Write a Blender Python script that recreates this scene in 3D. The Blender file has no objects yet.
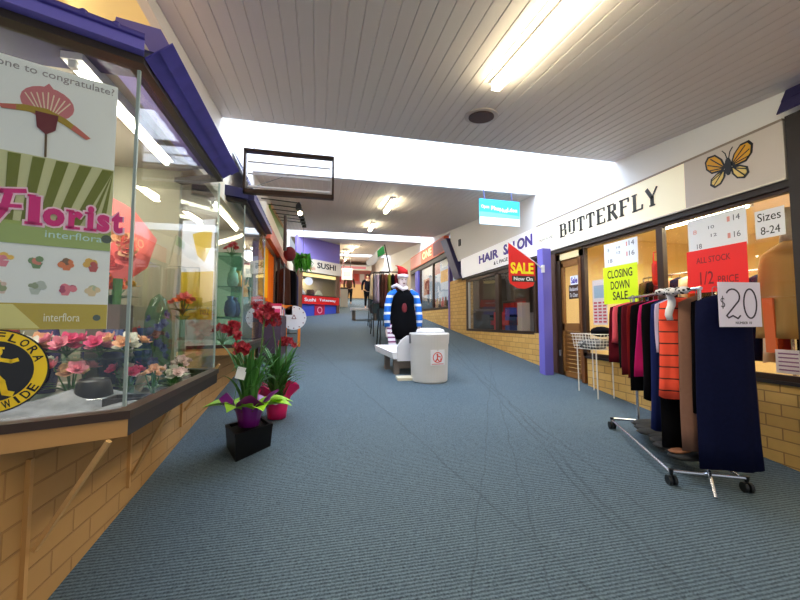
import bpy, bmesh, math, random
from mathutils import Vector, Matrix
R = random.Random(7)
PI = math.pi
scene = bpy.context.scene
col = scene.collection

# ------------------------------------------------------------------ camera, world, light, exposure
cam_data = bpy.data.cameras.new('camera')
cam = bpy.data.objects.new('camera', cam_data)
col.objects.link(cam)
cam_data.sensor_width = 36.0
cam_data.lens = 36.0 * 365.0 / 800.0
cam_data.clip_start = 0.02
_yaw, _pit = math.radians(12.7), math.atan(22 / 365.0)
_fw = Vector((math.sin(_yaw) * math.cos(_pit), math.cos(_yaw) * math.cos(_pit), math.sin(_pit)))
cam.location = (0, 0, 1.5)
cam.rotation_euler = _fw.to_track_quat('-Z', 'Y').to_euler()
scene.camera = cam

world = bpy.data.worlds.new('world')
scene.world = world
world.use_nodes = True
world.node_tree.nodes['Background'].inputs[0].default_value = (0.80, 0.88, 1.0, 1)
world.node_tree.nodes['Background'].inputs[1].default_value = 0.50

scene.view_settings.view_transform = 'Standard'
scene.view_settings.look = 'None'
scene.view_settings.exposure = 0.35
scene.view_settings.gamma = 1.0

def area(name, loc, size, power, colour, rot=(0, 0, 0)):
    l = bpy.data.lights.new(name, 'AREA')
    l.shape = 'RECTANGLE'
    l.size, l.size_y = size
    l.energy = power
    l.color = colour
    o = bpy.data.objects.new(name, l)
    o.location = loc
    o.rotation_euler = rot
    col.objects.link(o)
    return o

SKY = 9.0            # glow of the daylit skylight panels
TUBE = 30.0          # glow of the fluorescent tubes
WARM = (1.0, 0.86, 0.62)
COOL = (0.95, 1.0, 0.98)
area('corridor_lamp', (1.42, 1.5, 3.28), (0.1, 2.0), 22, (1.0, 0.9, 0.74))
area('corridor_lamp', (1.45, 7.3, 3.86), (0.1, 1.2), 26, (1.0, 0.9, 0.7))
area('corridor_lamp', (1.46, 10.05, 4.12), (0.1, 1.2), 26, (1.0, 0.9, 0.7))
area('corridor_lamp', (1.48, 16.0, 4.70), (0.1, 1.2), 50, (1.0, 0.9, 0.7))
area('corridor_lamp', (1.8, 22.0, 5.2), (1.5, 3), 110, (1.0, 0.92, 0.8))
area('florist_lamp', (-1.75, 2.45, 2.78), (0.9, 1.0), 16, (1.0, 0.97, 0.92))
area('florist_lamp', (-1.8, 4.9, 2.95), (0.9, 1.4), 22, (1.0, 0.97, 0.92))
area('alcove_lamp', (-1.75, 2.5, 3.5), (0.3, 0.6), 16, (1.0, 0.86, 0.6))
area('fashion_lamp', (5.2, 3.2, 2.62), (1.6, 2.6), 85, (1.0, 0.90, 0.66))
area('salon_lamp', (5.2, 7.4, 3.0), (1.2, 1.6), 8, (1.0, 0.95, 0.9))
area('left_shop_fill', (-1.7, 7.4, 3.1), (0.6, 1.8), 22, WARM)  # fill light added inside the orange shop, no fitting there
area('gift_shop_fill', (5.0, 12.4, 3.7), (1.2, 2.0), 24, (1.0, 0.85, 0.65))  # added fill inside the shop beyond the salon, without a fitting
area('sushi_fill', (-0.9, 15.5, 3.3), (1.0, 1.0), 40, (1.0, 0.85, 0.6))  # fill light added behind the kiosk window, not a modelled lamp

# ------------------------------------------------------------------ materials
def lin(v):
    v /= 255.0
    return v / 12.92 if v <= 0.04045 else ((v + 0.055) / 1.055) ** 2.4
def C(r, g, b):
    return (lin(r), lin(g), lin(b), 1.0)
_M = {}
CLOTHY = ('cloth', 'dress', 'coat', 'jacket', 'trousers')
def mat(name, rgb, rough=0.6, metal=0.0, noise=0.0, scale=20.0, bump=0.0, emit=0.0, spec=0.5):
    if name in _M:
        return _M[name]
    if any(w in name for w in CLOTHY):
        spec = .08
    m = bpy.data.materials.new(name)
    m.use_nodes = True
    nt = m.node_tree
    b = nt.nodes['Principled BSDF']
    c = C(*rgb)
    b.inputs['Base Color'].default_value = c
    b.inputs['Roughness'].default_value = rough
    b.inputs['Metallic'].default_value = metal
    b.inputs['Specular IOR Level'].default_value = spec
    if emit:
        b.inputs['Emission Color'].default_value = c
        b.inputs['Emission Strength'].default_value = emit
    if noise or bump:
        tc = nt.nodes.new('ShaderNodeTexCoord')
        n = nt.nodes.new('ShaderNodeTexNoise')
        n.inputs['Scale'].default_value = scale
        n.inputs['Detail'].default_value = 3
        nt.links.new(tc.outputs['Object'], n.inputs['Vector'])
        if noise:
            mx = nt.nodes.new('ShaderNodeMix')
            mx.data_type = 'RGBA'
            mx.inputs[6].default_value = tuple(x * (1 - noise) for x in c[:3]) + (1,)
            mx.inputs[7].default_value = tuple(min(1, x * (1 + noise)) for x in c[:3]) + (1,)
            nt.links.new(n.outputs['Fac'], mx.inputs[0])
            nt.links.new(mx.outputs[2], b.inputs['Base Color'])
        if bump:
            bp = nt.nodes.new('ShaderNodeBump')
            bp.inputs['Strength'].default_value = bump
            bp.inputs['Distance'].default_value = 0.01
            nt.links.new(n.outputs['Fac'], bp.inputs['Height'])
            nt.links.new(bp.outputs[0], b.inputs['Normal'])
    _M[name] = m
    return m

def emission(name, rgb, strength):
    if name in _M:
        return _M[name]
    m = bpy.data.materials.new(name)
    m.use_nodes = True
    nt = m.node_tree
    nt.nodes.remove(nt.nodes['Principled BSDF'])
    e = nt.nodes.new('ShaderNodeEmission')
    e.inputs[0].default_value = C(*rgb)
    e.inputs[1].default_value = strength
    nt.links.new(e.outputs[0], nt.nodes['Material Output'].inputs[0])
    _M[name] = m
    return m

def glass(name, tint=(251, 253, 252)):
    if name in _M:
        return _M[name]
    m = bpy.data.materials.new(name)
    m.use_nodes = True
    nt = m.node_tree
    nt.nodes.remove(nt.nodes['Principled BSDF'])
    t = nt.nodes.new('ShaderNodeBsdfTransparent')
    t.inputs[0].default_value = C(*tint)
    g = nt.nodes.new('ShaderNodeBsdfGlossy')
    g.inputs['Roughness'].default_value = 0.0
    ge = nt.nodes.new('ShaderNodeNewGeometry')
    dp = nt.nodes.new('ShaderNodeVectorMath')
    dp.operation = 'DOT_PRODUCT'
    nt.links.new(ge.outputs['Incoming'], dp.inputs[0])
    nt.links.new(ge.outputs['Normal'], dp.inputs[1])
    def mth(op, a, b):
        n = nt.nodes.new('ShaderNodeMath')
        n.operation = op
        for i, v in enumerate((a, b)):
            if isinstance(v, (int, float)):
                n.inputs[i].default_value = v
            elif v is not None:
                nt.links.new(v, n.inputs[i])
        return n.outputs[0]
    c5 = mth('POWER', mth('SUBTRACT', 1.0, mth('ABSOLUTE', dp.outputs['Value'], None)), 5.0)
    mx = nt.nodes.new('ShaderNodeMixShader')
    nt.links.new(mth('ADD', 0.035, mth('MULTIPLY', c5, 0.9)), mx.inputs[0])
    nt.links.new(t.outputs[0], mx.inputs[1])
    nt.links.new(g.outputs[0], mx.inputs[2])
    nt.links.new(mx.outputs[0], nt.nodes['Material Output'].inputs[0])
    _M[name] = m
    return m

def nodes(name):
    m = bpy.data.materials.new(name)
    m.use_nodes = True
    _M[name] = m
    return m, m.node_tree, m.node_tree.nodes['Principled BSDF']
def N(nt, kind, **kw):
    n = nt.nodes.new(kind)
    for k, v in kw.items():
        setattr(n, k, v)
    return n
def math_node(nt, op, a, b=None, c=None):
    n = nt.nodes.new('ShaderNodeMath')
    n.operation = op
    for i, v in enumerate((a, b, c)):
        if v is None:
            continue
        if isinstance(v, (int, float)):
            n.inputs[i].default_value = v
        else:
            nt.links.new(v, n.inputs[i])
    return n.outputs[0]
def mixc(nt, fac, a, b):
    mx = nt.nodes.new('ShaderNodeMix')
    mx.data_type = 'RGBA'
    for idx, v in ((0, fac), (6, a), (7, b)):
        if isinstance(v, (tuple, float, int)):
            mx.inputs[idx].default_value = v
        else:
            nt.links.new(v, mx.inputs[idx])
    return mx.outputs[2]

def brick_mat(name, c1, c2, mortar, w=0.29, h=0.1, axis='X'):
    m, nt, b = nodes(name)
    tc = N(nt, 'ShaderNodeTexCoord')
    sp = N(nt, 'ShaderNodeSeparateXYZ')
    nt.links.new(tc.outputs['Object'], sp.inputs[0])
    cb = N(nt, 'ShaderNodeCombineXYZ')
    s = math_node(nt, 'ADD', sp.outputs[0], sp.outputs[1])
    nt.links.new(s, cb.inputs[0])
    nt.links.new(sp.outputs[2], cb.inputs[1])
    br = N(nt, 'ShaderNodeTexBrick')
    br.inputs['Color1'].default_value = C(*c1)
    br.inputs['Color2'].default_value = C(*c2)
    br.inputs['Mortar'].default_value = C(*mortar)
    br.inputs['Scale'].default_value = 1.0
    br.inputs['Mortar Size'].default_value = 0.006
    br.inputs['Mortar Smooth'].default_value = 0.3
    br.inputs['Brick Width'].default_value = w
    br.inputs['Row Height'].default_value = h
    nt.links.new(cb.outputs[0], br.inputs['Vector'])
    nz = N(nt, 'ShaderNodeTexNoise')
    nz.inputs['Scale'].default_value = 14
    nt.links.new(tc.outputs['Object'], nz.inputs['Vector'])
    o = mixc(nt, math_node(nt, 'MULTIPLY', nz.outputs['Fac'], 0.25), br.outputs['Color'], C(150, 105, 60))
    nt.links.new(o, b.inputs['Base Color'])
    b.inputs['Roughness'].default_value = 0.75
    bp = N(nt, 'ShaderNodeBump')
    bp.inputs['Strength'].default_value = 0.8
    bp.inputs['Distance'].default_value = 0.01
    nt.links.new(math_node(nt, 'SUBTRACT', 1.0, br.outputs['Fac']), bp.inputs['Height'])
    nt.links.new(bp.outputs[0], b.inputs['Normal'])
    return m

def carpet_mat():
    m, nt, b = nodes('ribbed_carpet')
    tc = N(nt, 'ShaderNodeTexCoord')
    sp = N(nt, 'ShaderNodeSeparateXYZ')
    nt.links.new(tc.outputs['Object'], sp.inputs[0])
    X, Y = sp.outputs[0], sp.outputs[1]
    nz = N(nt, 'ShaderNodeTexNoise')
    nz.inputs['Scale'].default_value = 95
    nz.inputs['Detail'].default_value = 2
    nt.links.new(tc.outputs['Object'], nz.inputs['Vector'])
    wob = math_node(nt, 'MULTIPLY', nz.outputs['Fac'], 0.9)
    rib = math_node(nt, 'SINE', math_node(nt, 'ADD', math_node(nt, 'MULTIPLY', Y, 2 * PI / 0.021), wob))
    rib = math_node(nt, 'MULTIPLY_ADD', rib, 0.5, 0.5)
    fac = math_node(nt, 'ADD', math_node(nt, 'MULTIPLY', rib, 0.55), math_node(nt, 'MULTIPLY_ADD', nz.outputs['Fac'], 1.3, -0.42))
    c = mixc(nt, fac, C(18, 29, 42), C(110, 128, 139))
    big = N(nt, 'ShaderNodeTexNoise')
    big.inputs['Scale'].default_value = 1.1
    big.inputs['Detail'].default_value = 4
    nt.links.new(tc.outputs['Object'], big.inputs['Vector'])
    c = mixc(nt, math_node(nt, 'MULTIPLY', big.outputs['Fac'], 0.35), c, C(66, 84, 96))
    # wheel marks worn along the ramp
    tot = None
    wn = N(nt, 'ShaderNodeTexNoise')
    wn.inputs['Scale'].default_value = 2.2
    nt.links.new(tc.outputs['Object'], wn.inputs['Vector'])
    for a, k, w in ((1.55, .196, .010), (1.50, .185, .008), (1.72, -.22, .007), (.46, .43, .006), (-.10, .53, .005), (2.0, .09, .008)):
        d = math_node(nt, 'ABSOLUTE', math_node(nt, 'SUBTRACT', math_node(nt, 'ADD', X, math_node(nt, 'MULTIPLY', wn.outputs['Fac'], 0.12)), math_node(nt, 'MULTIPLY_ADD', Y, k, a)))
        g = math_node(nt, 'SUBTRACT', 1.0, math_node(nt, 'MINIMUM', math_node(nt, 'DIVIDE', d, w * 2), 1.0))
        tot = g if tot is None else math_node(nt, 'MAXIMUM', tot, g)
    tot = math_node(nt, 'MULTIPLY', tot, math_node(nt, 'MULTIPLY', wn.outputs['Fac'], 0.55))
    c = mixc(nt, tot, c, C(24, 28, 32))
    nt.links.new(c, b.inputs['Base Color'])
    b.inputs['Roughness'].default_value = 0.85
    b.inputs['Specular IOR Level'].default_value = 0.35
    bp = N(nt, 'ShaderNodeBump')
    bp.inputs['Strength'].default_value = 0.5
    bp.inputs['Distance'].default_value = 0.004
    nt.links.new(fac, bp.inputs['Height'])
    nt.links.new(bp.outputs[0], b.inputs['Normal'])
    return m

def stripe_mat(name, ca, cb, period, duty=0.5, axis=2, rough=0.8, coord='Object', phase=0.0):
    m, nt, b = nodes(name)
    tc = N(nt, 'ShaderNodeTexCoord')
    sp = N(nt, 'ShaderNodeSeparateXYZ')
    nt.links.new(tc.outputs[coord], sp.inputs[0])
    f = math_node(nt, 'FRACT', math_node(nt, 'DIVIDE', math_node(nt, 'ADD', sp.outputs[axis], 50.0 + phase), period))
    g = math_node(nt, 'GREATER_THAN', f, duty)
    nt.links.new(mixc(nt, g, C(*ca), C(*cb)), b.inputs['Base Color'])
    b.inputs['Roughness'].default_value = rough
    return m

BRICK = brick_mat('shaded_brick', (184, 140, 84), (178, 134, 78), (160, 118, 68), h=.115)  # yellow brick darkened: the left side's weaker light is put into its colour
BRICK_R = brick_mat('yellow_brick', (222, 178, 100), (208, 162, 84), (160, 120, 66), w=0.23)
CARPET = carpet_mat()
CEIL = mat('ceiling_paint', (222, 210, 202), 0.55)
WHITE = mat('white_paint', (230, 226, 224), 0.6)
SIGNW = mat('sign_white', (238, 232, 226), 0.45)
CREAM = mat('cream_paint', (240, 216, 160), 0.7)
PURPLE = mat('purple_paint', (112, 104, 196), 0.5)
TILE = mat('blue_tile', (80, 70, 164), 0.45, noise=0.35, scale=9)
DKTILE = mat('dark_tile', (44, 38, 84), 0.5, noise=0.3, scale=9)
BROWNM = mat('bronze_frame', (62, 44, 34), 0.4, metal=0.3)
DARK = mat('dark_frame', (40, 30, 26), 0.5)
BLACK = mat('black_paint', (14, 14, 16), 0.35)
TANB = mat('tan_board', (190, 142, 84), 0.6)
CHROME = mat('chrome', (205, 205, 210), 0.2, metal=0.9)
STEELG = mat('grey_metal', (120, 120, 124), 0.4, metal=0.6)
WOOD = mat('brown_wood', (110, 66, 30), 0.45, noise=0.25, scale=30)
GLASS = glass('window_glass')
GLASSG = glass('green_glass', (205, 235, 222))
TUBEM = emission('tube_glow', (255, 250, 225), TUBE)
TUBEW = emission('warm_tube_glow', (255, 244, 205), TUBE)
PAPER = mat('white_paper', (238, 238, 242), 0.6)
INK = mat('black_ink', (16, 14, 16), 0.6)
NAVY = mat('navy_cloth', (13, 17, 46), 0.85, noise=0.25, scale=40)
BLK = mat('black_cloth', (8, 7, 11), 0.9, noise=0.2, scale=40)
TAUPE = mat('taupe_cloth', (126, 92, 78), 0.85, noise=0.1, scale=40)
MAGENTA = mat('magenta_cloth', (176, 24, 92), 0.8)
MAROON = mat('maroon_cloth', (88, 18, 30), 0.85)
PINK = mat('pink_cloth', (226, 88, 104), 0.8)
LILAC = mat('lilac_cloth', (196, 178, 206), 0.8)
RED = mat('bright_red', (226, 24, 20), 0.5)
GREENL = mat('leaf_green', (58, 112, 44), 0.5, noise=0.4, scale=12)
GREEN2 = mat('lime_green', (148, 196, 30), 0.5)

# ------------------------------------------------------------------ mesh helpers
W = {}
class MB:
    def __init__(s):
        s.v, s.f, s.mi, s.cur = [], [], [], 0
    def add(s, vs, fs):
        o = len(s.v)
        s.v += [Vector(p) for p in vs]
        for f in fs:
            s.f.append([o + i for i in f])
            s.mi.append(s.cur)
        return s
    def box(s, a, b):
        x0, y0, z0 = (min(a[i], b[i]) for i in range(3))
        x1, y1, z1 = (max(a[i], b[i]) for i in range(3))
        return s.add([(x0, y0, z0), (x1, y0, z0), (x1, y1, z0), (x0, y1, z0), (x0, y0, z1), (x1, y0, z1), (x1, y1, z1), (x0, y1, z1)],
                     [(0, 3, 2, 1), (4, 5, 6, 7), (0, 1, 5, 4), (1, 2, 6, 5), (2, 3, 7, 6), (3, 0, 4, 7)])
    def hexa(s, bot, top):
        return s.add(list(bot) + list(top), [(0, 3, 2, 1), (4, 5, 6, 7), (0, 1, 5, 4), (1, 2, 6, 5), (2, 3, 7, 6), (3, 0, 4, 7)])
    def prism(s, pts, vec):
        n = len(pts)
        vec = Vector(vec)
        P = [Vector(p) for p in pts]
        fs = [tuple(range(n))[::-1], tuple(range(n, 2 * n))] + [(i, (i + 1) % n, n + (i + 1) % n, n + i) for i in range(n)]
        return s.add(P + [p + vec for p in P], fs)
    def wall(s, poly, z0, z1, thick):
        """vertical slab along a plan polyline"""
        for (a, b) in zip(poly[:-1], poly[1:]):
            d = Vector((b[0] - a[0], b[1] - a[1], 0)).normalized()
            n = Vector((-d.y, d.x, 0)) * thick
            A, B = Vector((a[0], a[1], 0)), Vector((b[0], b[1], 0))
            q = [A, B, B + n, A + n]
            s.hexa([p + Vector((0, 0, z0)) for p in q], [p + Vector((0, 0, z1)) for p in q])
        return s
    def bar(s, a, b, w, h=None):
        h = h or w
        a, b = Vector(a), Vector(b)
        d = (b - a).normalized()
        u = d.cross(Vector((0, 0, 1)))
        u = u.normalized() if u.length > 1e-4 else Vector((1, 0, 0))
        v = u.cross(d).normalized()
        q = [u * sx * w / 2 + v * sy * h / 2 for sx, sy in ((-1, -1), (1, -1), (1, 1), (-1, 1))]
        return s.hexa([a + p for p in q], [b + p for p in q])
    def tube(s, pts, r, seg=8, caps=True):
        pts = [Vector(p) for p in pts]
        n = len(pts)
        rr = r if isinstance(r, (list, tuple)) else [r] * n
        vs = []
        u = None
        for i, p in enumerate(pts):
            d = (pts[min(i + 1, n - 1)] - pts[max(i - 1, 0)]).normalized()
            if u is None:
                u = d.cross(Vector((0, 0, 1)))
                if u.length < 1e-3:
                    u = d.cross(Vector((0, 1, 0)))
            u = (u - d * u.dot(d)).normalized()
            w = d.cross(u)
            vs += [p + (u * math.cos(2 * PI * k / seg) + w * math.sin(2 * PI * k / seg)) * rr[i] for k in range(seg)]
        fs = [(i * seg + k, i * seg + (k + 1) % seg, (i + 1) * seg + (k + 1) % seg, (i + 1) * seg + k) for i in range(n - 1) for k in range(seg)]
        if caps:
            fs += [tuple(range(seg))[::-1], tuple((n - 1) * seg + k for k in range(seg))]
        return s.add(vs, fs)
    def loft(s, rings, seg=20, caps=True):
        """rings: (centre, rx, ry) in horizontal planes"""
        vs = []
        for c, rx, ry in rings:
            vs += [(c[0] + rx * math.cos(2 * PI * k / seg), c[1] + ry * math.sin(2 * PI * k / seg), c[2]) for k in range(seg)]
        n = len(rings)
        fs = [(i * seg + k, i * seg + (k + 1) % seg, (i + 1) * seg + (k + 1) % seg, (i + 1) * seg + k) for i in range(n - 1) for k in range(seg)]
        if caps:
            fs += [tuple(range(seg))[::-1], tuple((n - 1) * seg + k for k in range(seg))]
        return s.add(vs, fs)
    def ball(s, c, rx, ry=None, rz=None, seg=12, rings=8):
        ry, rz = ry or rx, rz or rx
        return s.loft([((c[0], c[1], c[2] - rz * math.cos(PI * i / rings)), max(rx * math.sin(PI * i / rings), 1e-4), max(ry * math.sin(PI * i / rings), 1e-4)) for i in range(rings + 1)], seg)
    def flat(s, fr, pts, d=0.003, d0=0.0):
        P = [fr.at(x, y, d0) for x, y in pts]
        area2 = sum(pts[i][0] * pts[(i + 1) % len(pts)][1] - pts[(i + 1) % len(pts)][0] * pts[i][1] for i in range(len(pts)))
        if area2 < 0:
            P = P[::-1]
        return s.prism(P, fr.n * d)
    def rect(s, fr, x0, y0, x1, y1, d=0.003, d0=0.0):
        return s.flat(fr, [(x0, y0), (x1, y0), (x1, y1), (x0, y1)], d, d0)
    def disc(s, fr, x, y, rx, ry=None, d=0.003, d0=0.0, seg=24):
        ry = ry or rx
        return s.flat(fr, [(x + rx * math.cos(2 * PI * k / seg), y + ry * math.sin(2 * PI * k / seg)) for k in range(seg)], d, d0)
    def ring(s, fr, x, y, r, w, d=0.003, d0=0.0, seg=32):
        for k in range(seg):
            a, b = 2 * PI * k / seg, 2 * PI * (k + 1) / seg
            s.flat(fr, [(x + q * math.cos(t), y + q * math.sin(t)) for q, t in ((r - w, a), (r, a), (r, b), (r - w, b))], d, d0)
        return s
    def stroke(s, fr, pts, w, d=0.003, d0=0.0):
        for (a, b) in zip(pts[:-1], pts[1:]):
            dx, dy = b[0] - a[0], b[1] - a[1]
            L = math.hypot(dx, dy) or 1e-6
            nx, ny = -dy / L * w / 2, dx / L * w / 2
            ex, ey = dx / L * w * 0.3, dy / L * w * 0.3
            s.flat(fr, [(a[0] - ex + nx, a[1] - ey + ny), (a[0] - ex - nx, a[1] - ey - ny), (b[0] + ex - nx, b[1] + ey - ny), (b[0] + ex + nx, b[1] + ey + ny)], d, d0)
        return s
    def build(s, name, m, parent=None, smooth=False):
        me = bpy.data.meshes.new(name)
        inv = W[parent].inverted() if parent else Matrix()
        me.from_pydata([inv @ p for p in s.v], [], s.f)
        ms = m if isinstance(m, (list, tuple)) else [m]
        for x in ms:
            me.materials.append(x)
        if len(ms) > 1:
            for p, i in zip(me.polygons, s.mi):
                p.material_index = i
        bm = bmesh.new()
        bm.from_mesh(me)
        bmesh.ops.recalc_face_normals(bm, faces=bm.faces)
        bm.to_mesh(me)
        bm.free()
        if smooth:
            for p in me.polygons:
                p.use_smooth = True
        o = bpy.data.objects.new(name, me)
        col.objects.link(o)
        if parent:
            o.parent = parent
            W[o] = W[parent].copy()
        else:
            W[o] = Matrix()
        return o

class Frame:
    def __init__(s, o, x, y=(0, 0, 1)):
        s.o, s.x, s.y = Vector(o), Vector(x).normalized(), Vector(y).normalized()
        s.n = s.x.cross(s.y).normalized()
    def at(s, x, y, d=0.0):
        return s.o + s.x * x + s.y * y + s.n * d
    def up(s, d):
        return Frame(s.o + s.n * d, s.x, s.y)

def struct(o, label=None):
    o['kind'] = 'structure'
    return o
def tag(o, label, cat, group=None):
    o['label'] = label
    o['category'] = cat
    if group:
        o['group'] = group
    return o
def thing(name, label, cat, loc=(0, 0, 0), rz=0.0, group=None):
    o = bpy.data.objects.new(name, None)
    o.empty_display_size = 0.1
    o.location = loc
    o.rotation_euler = (0, 0, rz)
    col.objects.link(o)
    W[o] = Matrix.Translation(loc) @ Matrix.Rotation(rz, 4, 'Z')
    return tag(o, label, cat, group)
def root(name, loc=(0, 0, 0)):
    o = bpy.data.objects.new(name, None)
    o.location = loc
    col.objects.link(o)
    W[o] = Matrix.Translation(loc)
    return struct(o)
def one(mb, name, m, label, cat, group=None, smooth=False):
    """a thing that is one mesh; its origin goes to its base"""
    lo = Vector([min(p[i] for p in mb.v) for i in range(3)])
    hi = Vector([max(p[i] for p in mb.v) for i in range(3)])
    b = Vector(((lo.x + hi.x) / 2, (lo.y + hi.y) / 2, lo.z))
    mb.v = [p - b for p in mb.v]
    o = mb.build(name, m, None, smooth)
    o.location = b
    W[o] = Matrix.Translation(b)
    return tag(o, label, cat, group)
def copy_tree(o, parent=None):
    c = o.copy()
    col.objects.link(c)
    if parent:
        c.parent = parent
    for ch in o.children:
        copy_tree(ch, c)
    return c

def text(s, name, m, parent, fr, x, y, w, h, d=0.004, bold=0.0, shear=0.0, d0=0.0, outline=None):
    cu = bpy.data.curves.new('t', 'FONT')
    cu.body = s
    cu.align_x = 'LEFT'
    cu.offset = bold
    cu.shear = shear
    cu.resolution_u = 3
    ob = bpy.data.objects.new('t', cu)
    col.objects.link(ob)
    me = bpy.data.meshes.new_from_object(ob.evaluated_get(bpy.context.evaluated_depsgraph_get()))
    bpy.data.objects.remove(ob)
    xs = [v.co.x for v in me.vertices]
    ys = [v.co.y for v in me.vertices]
    x0, x1, y0, y1 = min(xs), max(xs), min(ys), max(ys)
    sx, sy = w / max(x1 - x0, 1e-6), h / max(y1 - y0, 1e-6)
    mb = MB()
    pts = [(x + (v.co.x - x0) * sx, y + (v.co.y - y0) * sy) for v in me.vertices]
    P0 = [fr.at(a, b, d0) for a, b in pts]
    P1 = [fr.at(a, b, d0 + d) for a, b in pts]
    n = len(pts)
    fs = [tuple(p.vertices) for p in me.polygons]
    ec = {}
    for f in fs:
        for i in range(len(f)):
            k = (f[i], f[(i + 1) % len(f)])
            ec[k] = 1
    sides = [(a, b, b + n, a + n) for (a, b) in ec if (b, a) not in ec]
    mb.add(P0 + P1, [tuple(i + n for i in f) for f in fs] + [f[::-1] for f in fs] + sides)
    bpy.data.meshes.remove(me)
    o = mb.build(name, m, parent)
    return o

S = 0.125
def fz(y):
    return S * y
def cz(y):
    return 3.24 + 0.098 * y
XL, XR = -1.17, 3.85

# ------------------------------------------------------------------ setting: floor, ceilings, skylights, walls
struct(MB().hexa([(-3.4, -3, fz(-3) - .1), (8, -3, fz(-3) - .1), (8, 30, fz(30) - .1), (-3.4, 30, fz(30) - .1)],
                 [(-3.4, -3, fz(-3)), (8, -3, fz(-3)), (8, 30, fz(30)), (-3.4, 30, fz(30))]).build('floor', CARPET))

def boards(name, y0, y1, x0=-1.0, x1=XR):
    mb = MB()
    n = int(round((x1 - x0) / 0.105))
    w = (x1 - x0) / n
    prof = []
    for i in range(n):
        a = x0 + i * w
        prof += [(a, 0.006), (a + 0.006, 0.0), (a + w - 0.006, 0.0)]
    prof.append((x1, 0.006))
    vs = [(x, y, cz(y) + d) for y in (y0, y1) for x, d in prof]
    k = len(prof)
    mb.add(vs, [(i, i + 1, k + i + 1, k + i) for i in range(k - 1)])
    mb.hexa([(x0, y0, cz(y0) + .013), (x1, y0, cz(y0) + .013), (x1, y1, cz(y1) + .013), (x0, y1, cz(y1) + .013)],
            [(x0, y0, cz(y0) + .12), (x1, y0, cz(y0) + .12), (x1, y1, cz(y1) + .12), (x0, y1, cz(y1) + .12)])
    return struct(mb.build(name, CEIL))
GAPS = [(3.98, 5.85), (11.8, 13.4), (19.6, 21.2)]
ys = [-3.6] + [g for p in GAPS for g in p] + [29.5]
for a, b in zip(ys[0::2], ys[1::2]):
    boards('ceiling', a, b)
SKYM = emission('skylight_glow', (214, 232, 255), SKY)
for i, (a, b) in enumerate(GAPS):
    za = cz(a)
    top = cz(b) + 1.15
    up = MB()
    up.box((-1.0, b - .03, cz(b) + .0), (XR, b + .06, top))
    up.box((-1.0, a - .06, za + .0), (XR, a + .03, top))
    struct(up.build('wall_lantern', WHITE))
    sk = MB().box((-1.0, a - .06, top), (XR, b + .06, top + .03)).build('window_%d' % (i + 1), SKYM)
    struct(sk)

# left side walls
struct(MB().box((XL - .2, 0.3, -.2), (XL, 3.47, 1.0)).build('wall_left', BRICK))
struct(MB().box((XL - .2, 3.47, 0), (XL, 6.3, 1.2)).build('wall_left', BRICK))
struct(MB().box((-1.06, 0.2, 3.38), (-1.0, 13.4, 6.2)).build('wall_left', mat('bulkhead_paint', (226, 218, 212), .6)))
struct(MB().box((-1.06, 3.30, 2.80), (-1.0, 5.6, 3.38)).build('wall_left', mat('warm_white_paint', (240, 226, 200), .6)))
struct(MB().box((-3.3, 0.2, -.3), (-3.2, 14, 4.6)).build('wall_back', mat('olive_grey_wall', (160, 154, 128), .7)))
struct(MB().box((-3.2, 0.2, 3.62), (-1.06, 6.4, 3.7)).build('ceiling', CREAM))
struct(MB().box((-3.2, 6.4, 3.9), (-1.06, 14, 4.0)).build('ceiling', CREAM))
struct(MB().box((-3.2, 6.25, .2), (-1.17, 6.32, 3.9)).build('wall_partition', mat('partition_paint', (196, 190, 176), .6)))
# fluorescent batten lighting the alcove above the florist's roof
t = thing('batten_light', 'warm batten light above the purple florist roof', 'light', (-1.75, 2.5, 3.62))
MB().box((-1.79, 2.1, 3.57), (-1.71, 2.9, 3.62)).build('light_housing', WHITE, t)
MB().tube([(-1.75, 2.12, 3.55), (-1.75, 2.88, 3.55)], .016).build('light_tube', TUBEW, t)

# right side walls
def wall_slab(x0, y0, z0, x1, y1, z1, m, name='wall_right'):
    return struct(MB().box((x0, y0, z0), (x1, y1, z1)).build(name, m))
wall_slab(XR, 0.2, -.2, XR + .2, 4.64, 1.0, BRICK_R)
wall_slab(XR, 5.30, .2, XR + .2, 5.96, 1.3, BRICK_R)
wall_slab(XR, 5.96, .3, XR + .2, 9.08, 1.27, BRICK_R)
wall_slab(XR, 9.08, .6, XR + .2, 10.28, 2.70, BRICK_R)
wall_slab(XR, 10.38, .8, XR + .2, 15.0, 1.92, BRICK_R)
wall_slab(XR, 0.2, 3.21, XR + .15, 10.2, 6.2, WHITE)
wall_slab(XR, 10.2, 4.20, XR + .15, 30, 7.0, WHITE)
wall_slab(XR - .02, 10.28, 1.0, XR + .1, 10.38, 3.68, mat('violet_strip', (120, 100, 170), .5), 'trim_1')
wall_slab(7.0, 0.2, -.2, 7.1, 9.6, 4.6, CREAM, 'wall_back')
wall_slab(6.2, 9.6, .5, 6.3, 15, 4.6, mat('gift_wall', (84, 62, 52), .7), 'wall_back')
wall_slab(XR + .05, 5.40, 0, 7.0, 5.46, 3.3, CREAM, 'wall_partition')
wall_slab(XR + .05, 1.2, 0, 7.0, 1.26, 3.3, CREAM, 'wall_partition')
wall_slab(XR + .05, 9.5, 0, 7.0, 9.56, 4.0, mat('salon_wall', (84, 74, 66), .7), 'wall_partition')
wall_slab(XR + .05, 5.47, .3, 4.0, 5.50, 3.3, CREAM, 'wall_partition')
wall_slab(6.0, 5.5, 0, 6.06, 9.5, 4.0, mat('salon_wall', (126, 116, 104)), 'wall_back')
wall_slab(XR + .05, 1.2, 2.95, 7.0, 5.4, 3.0, mat('shop_ceiling', (245, 226, 176), .7), 'ceiling')
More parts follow.
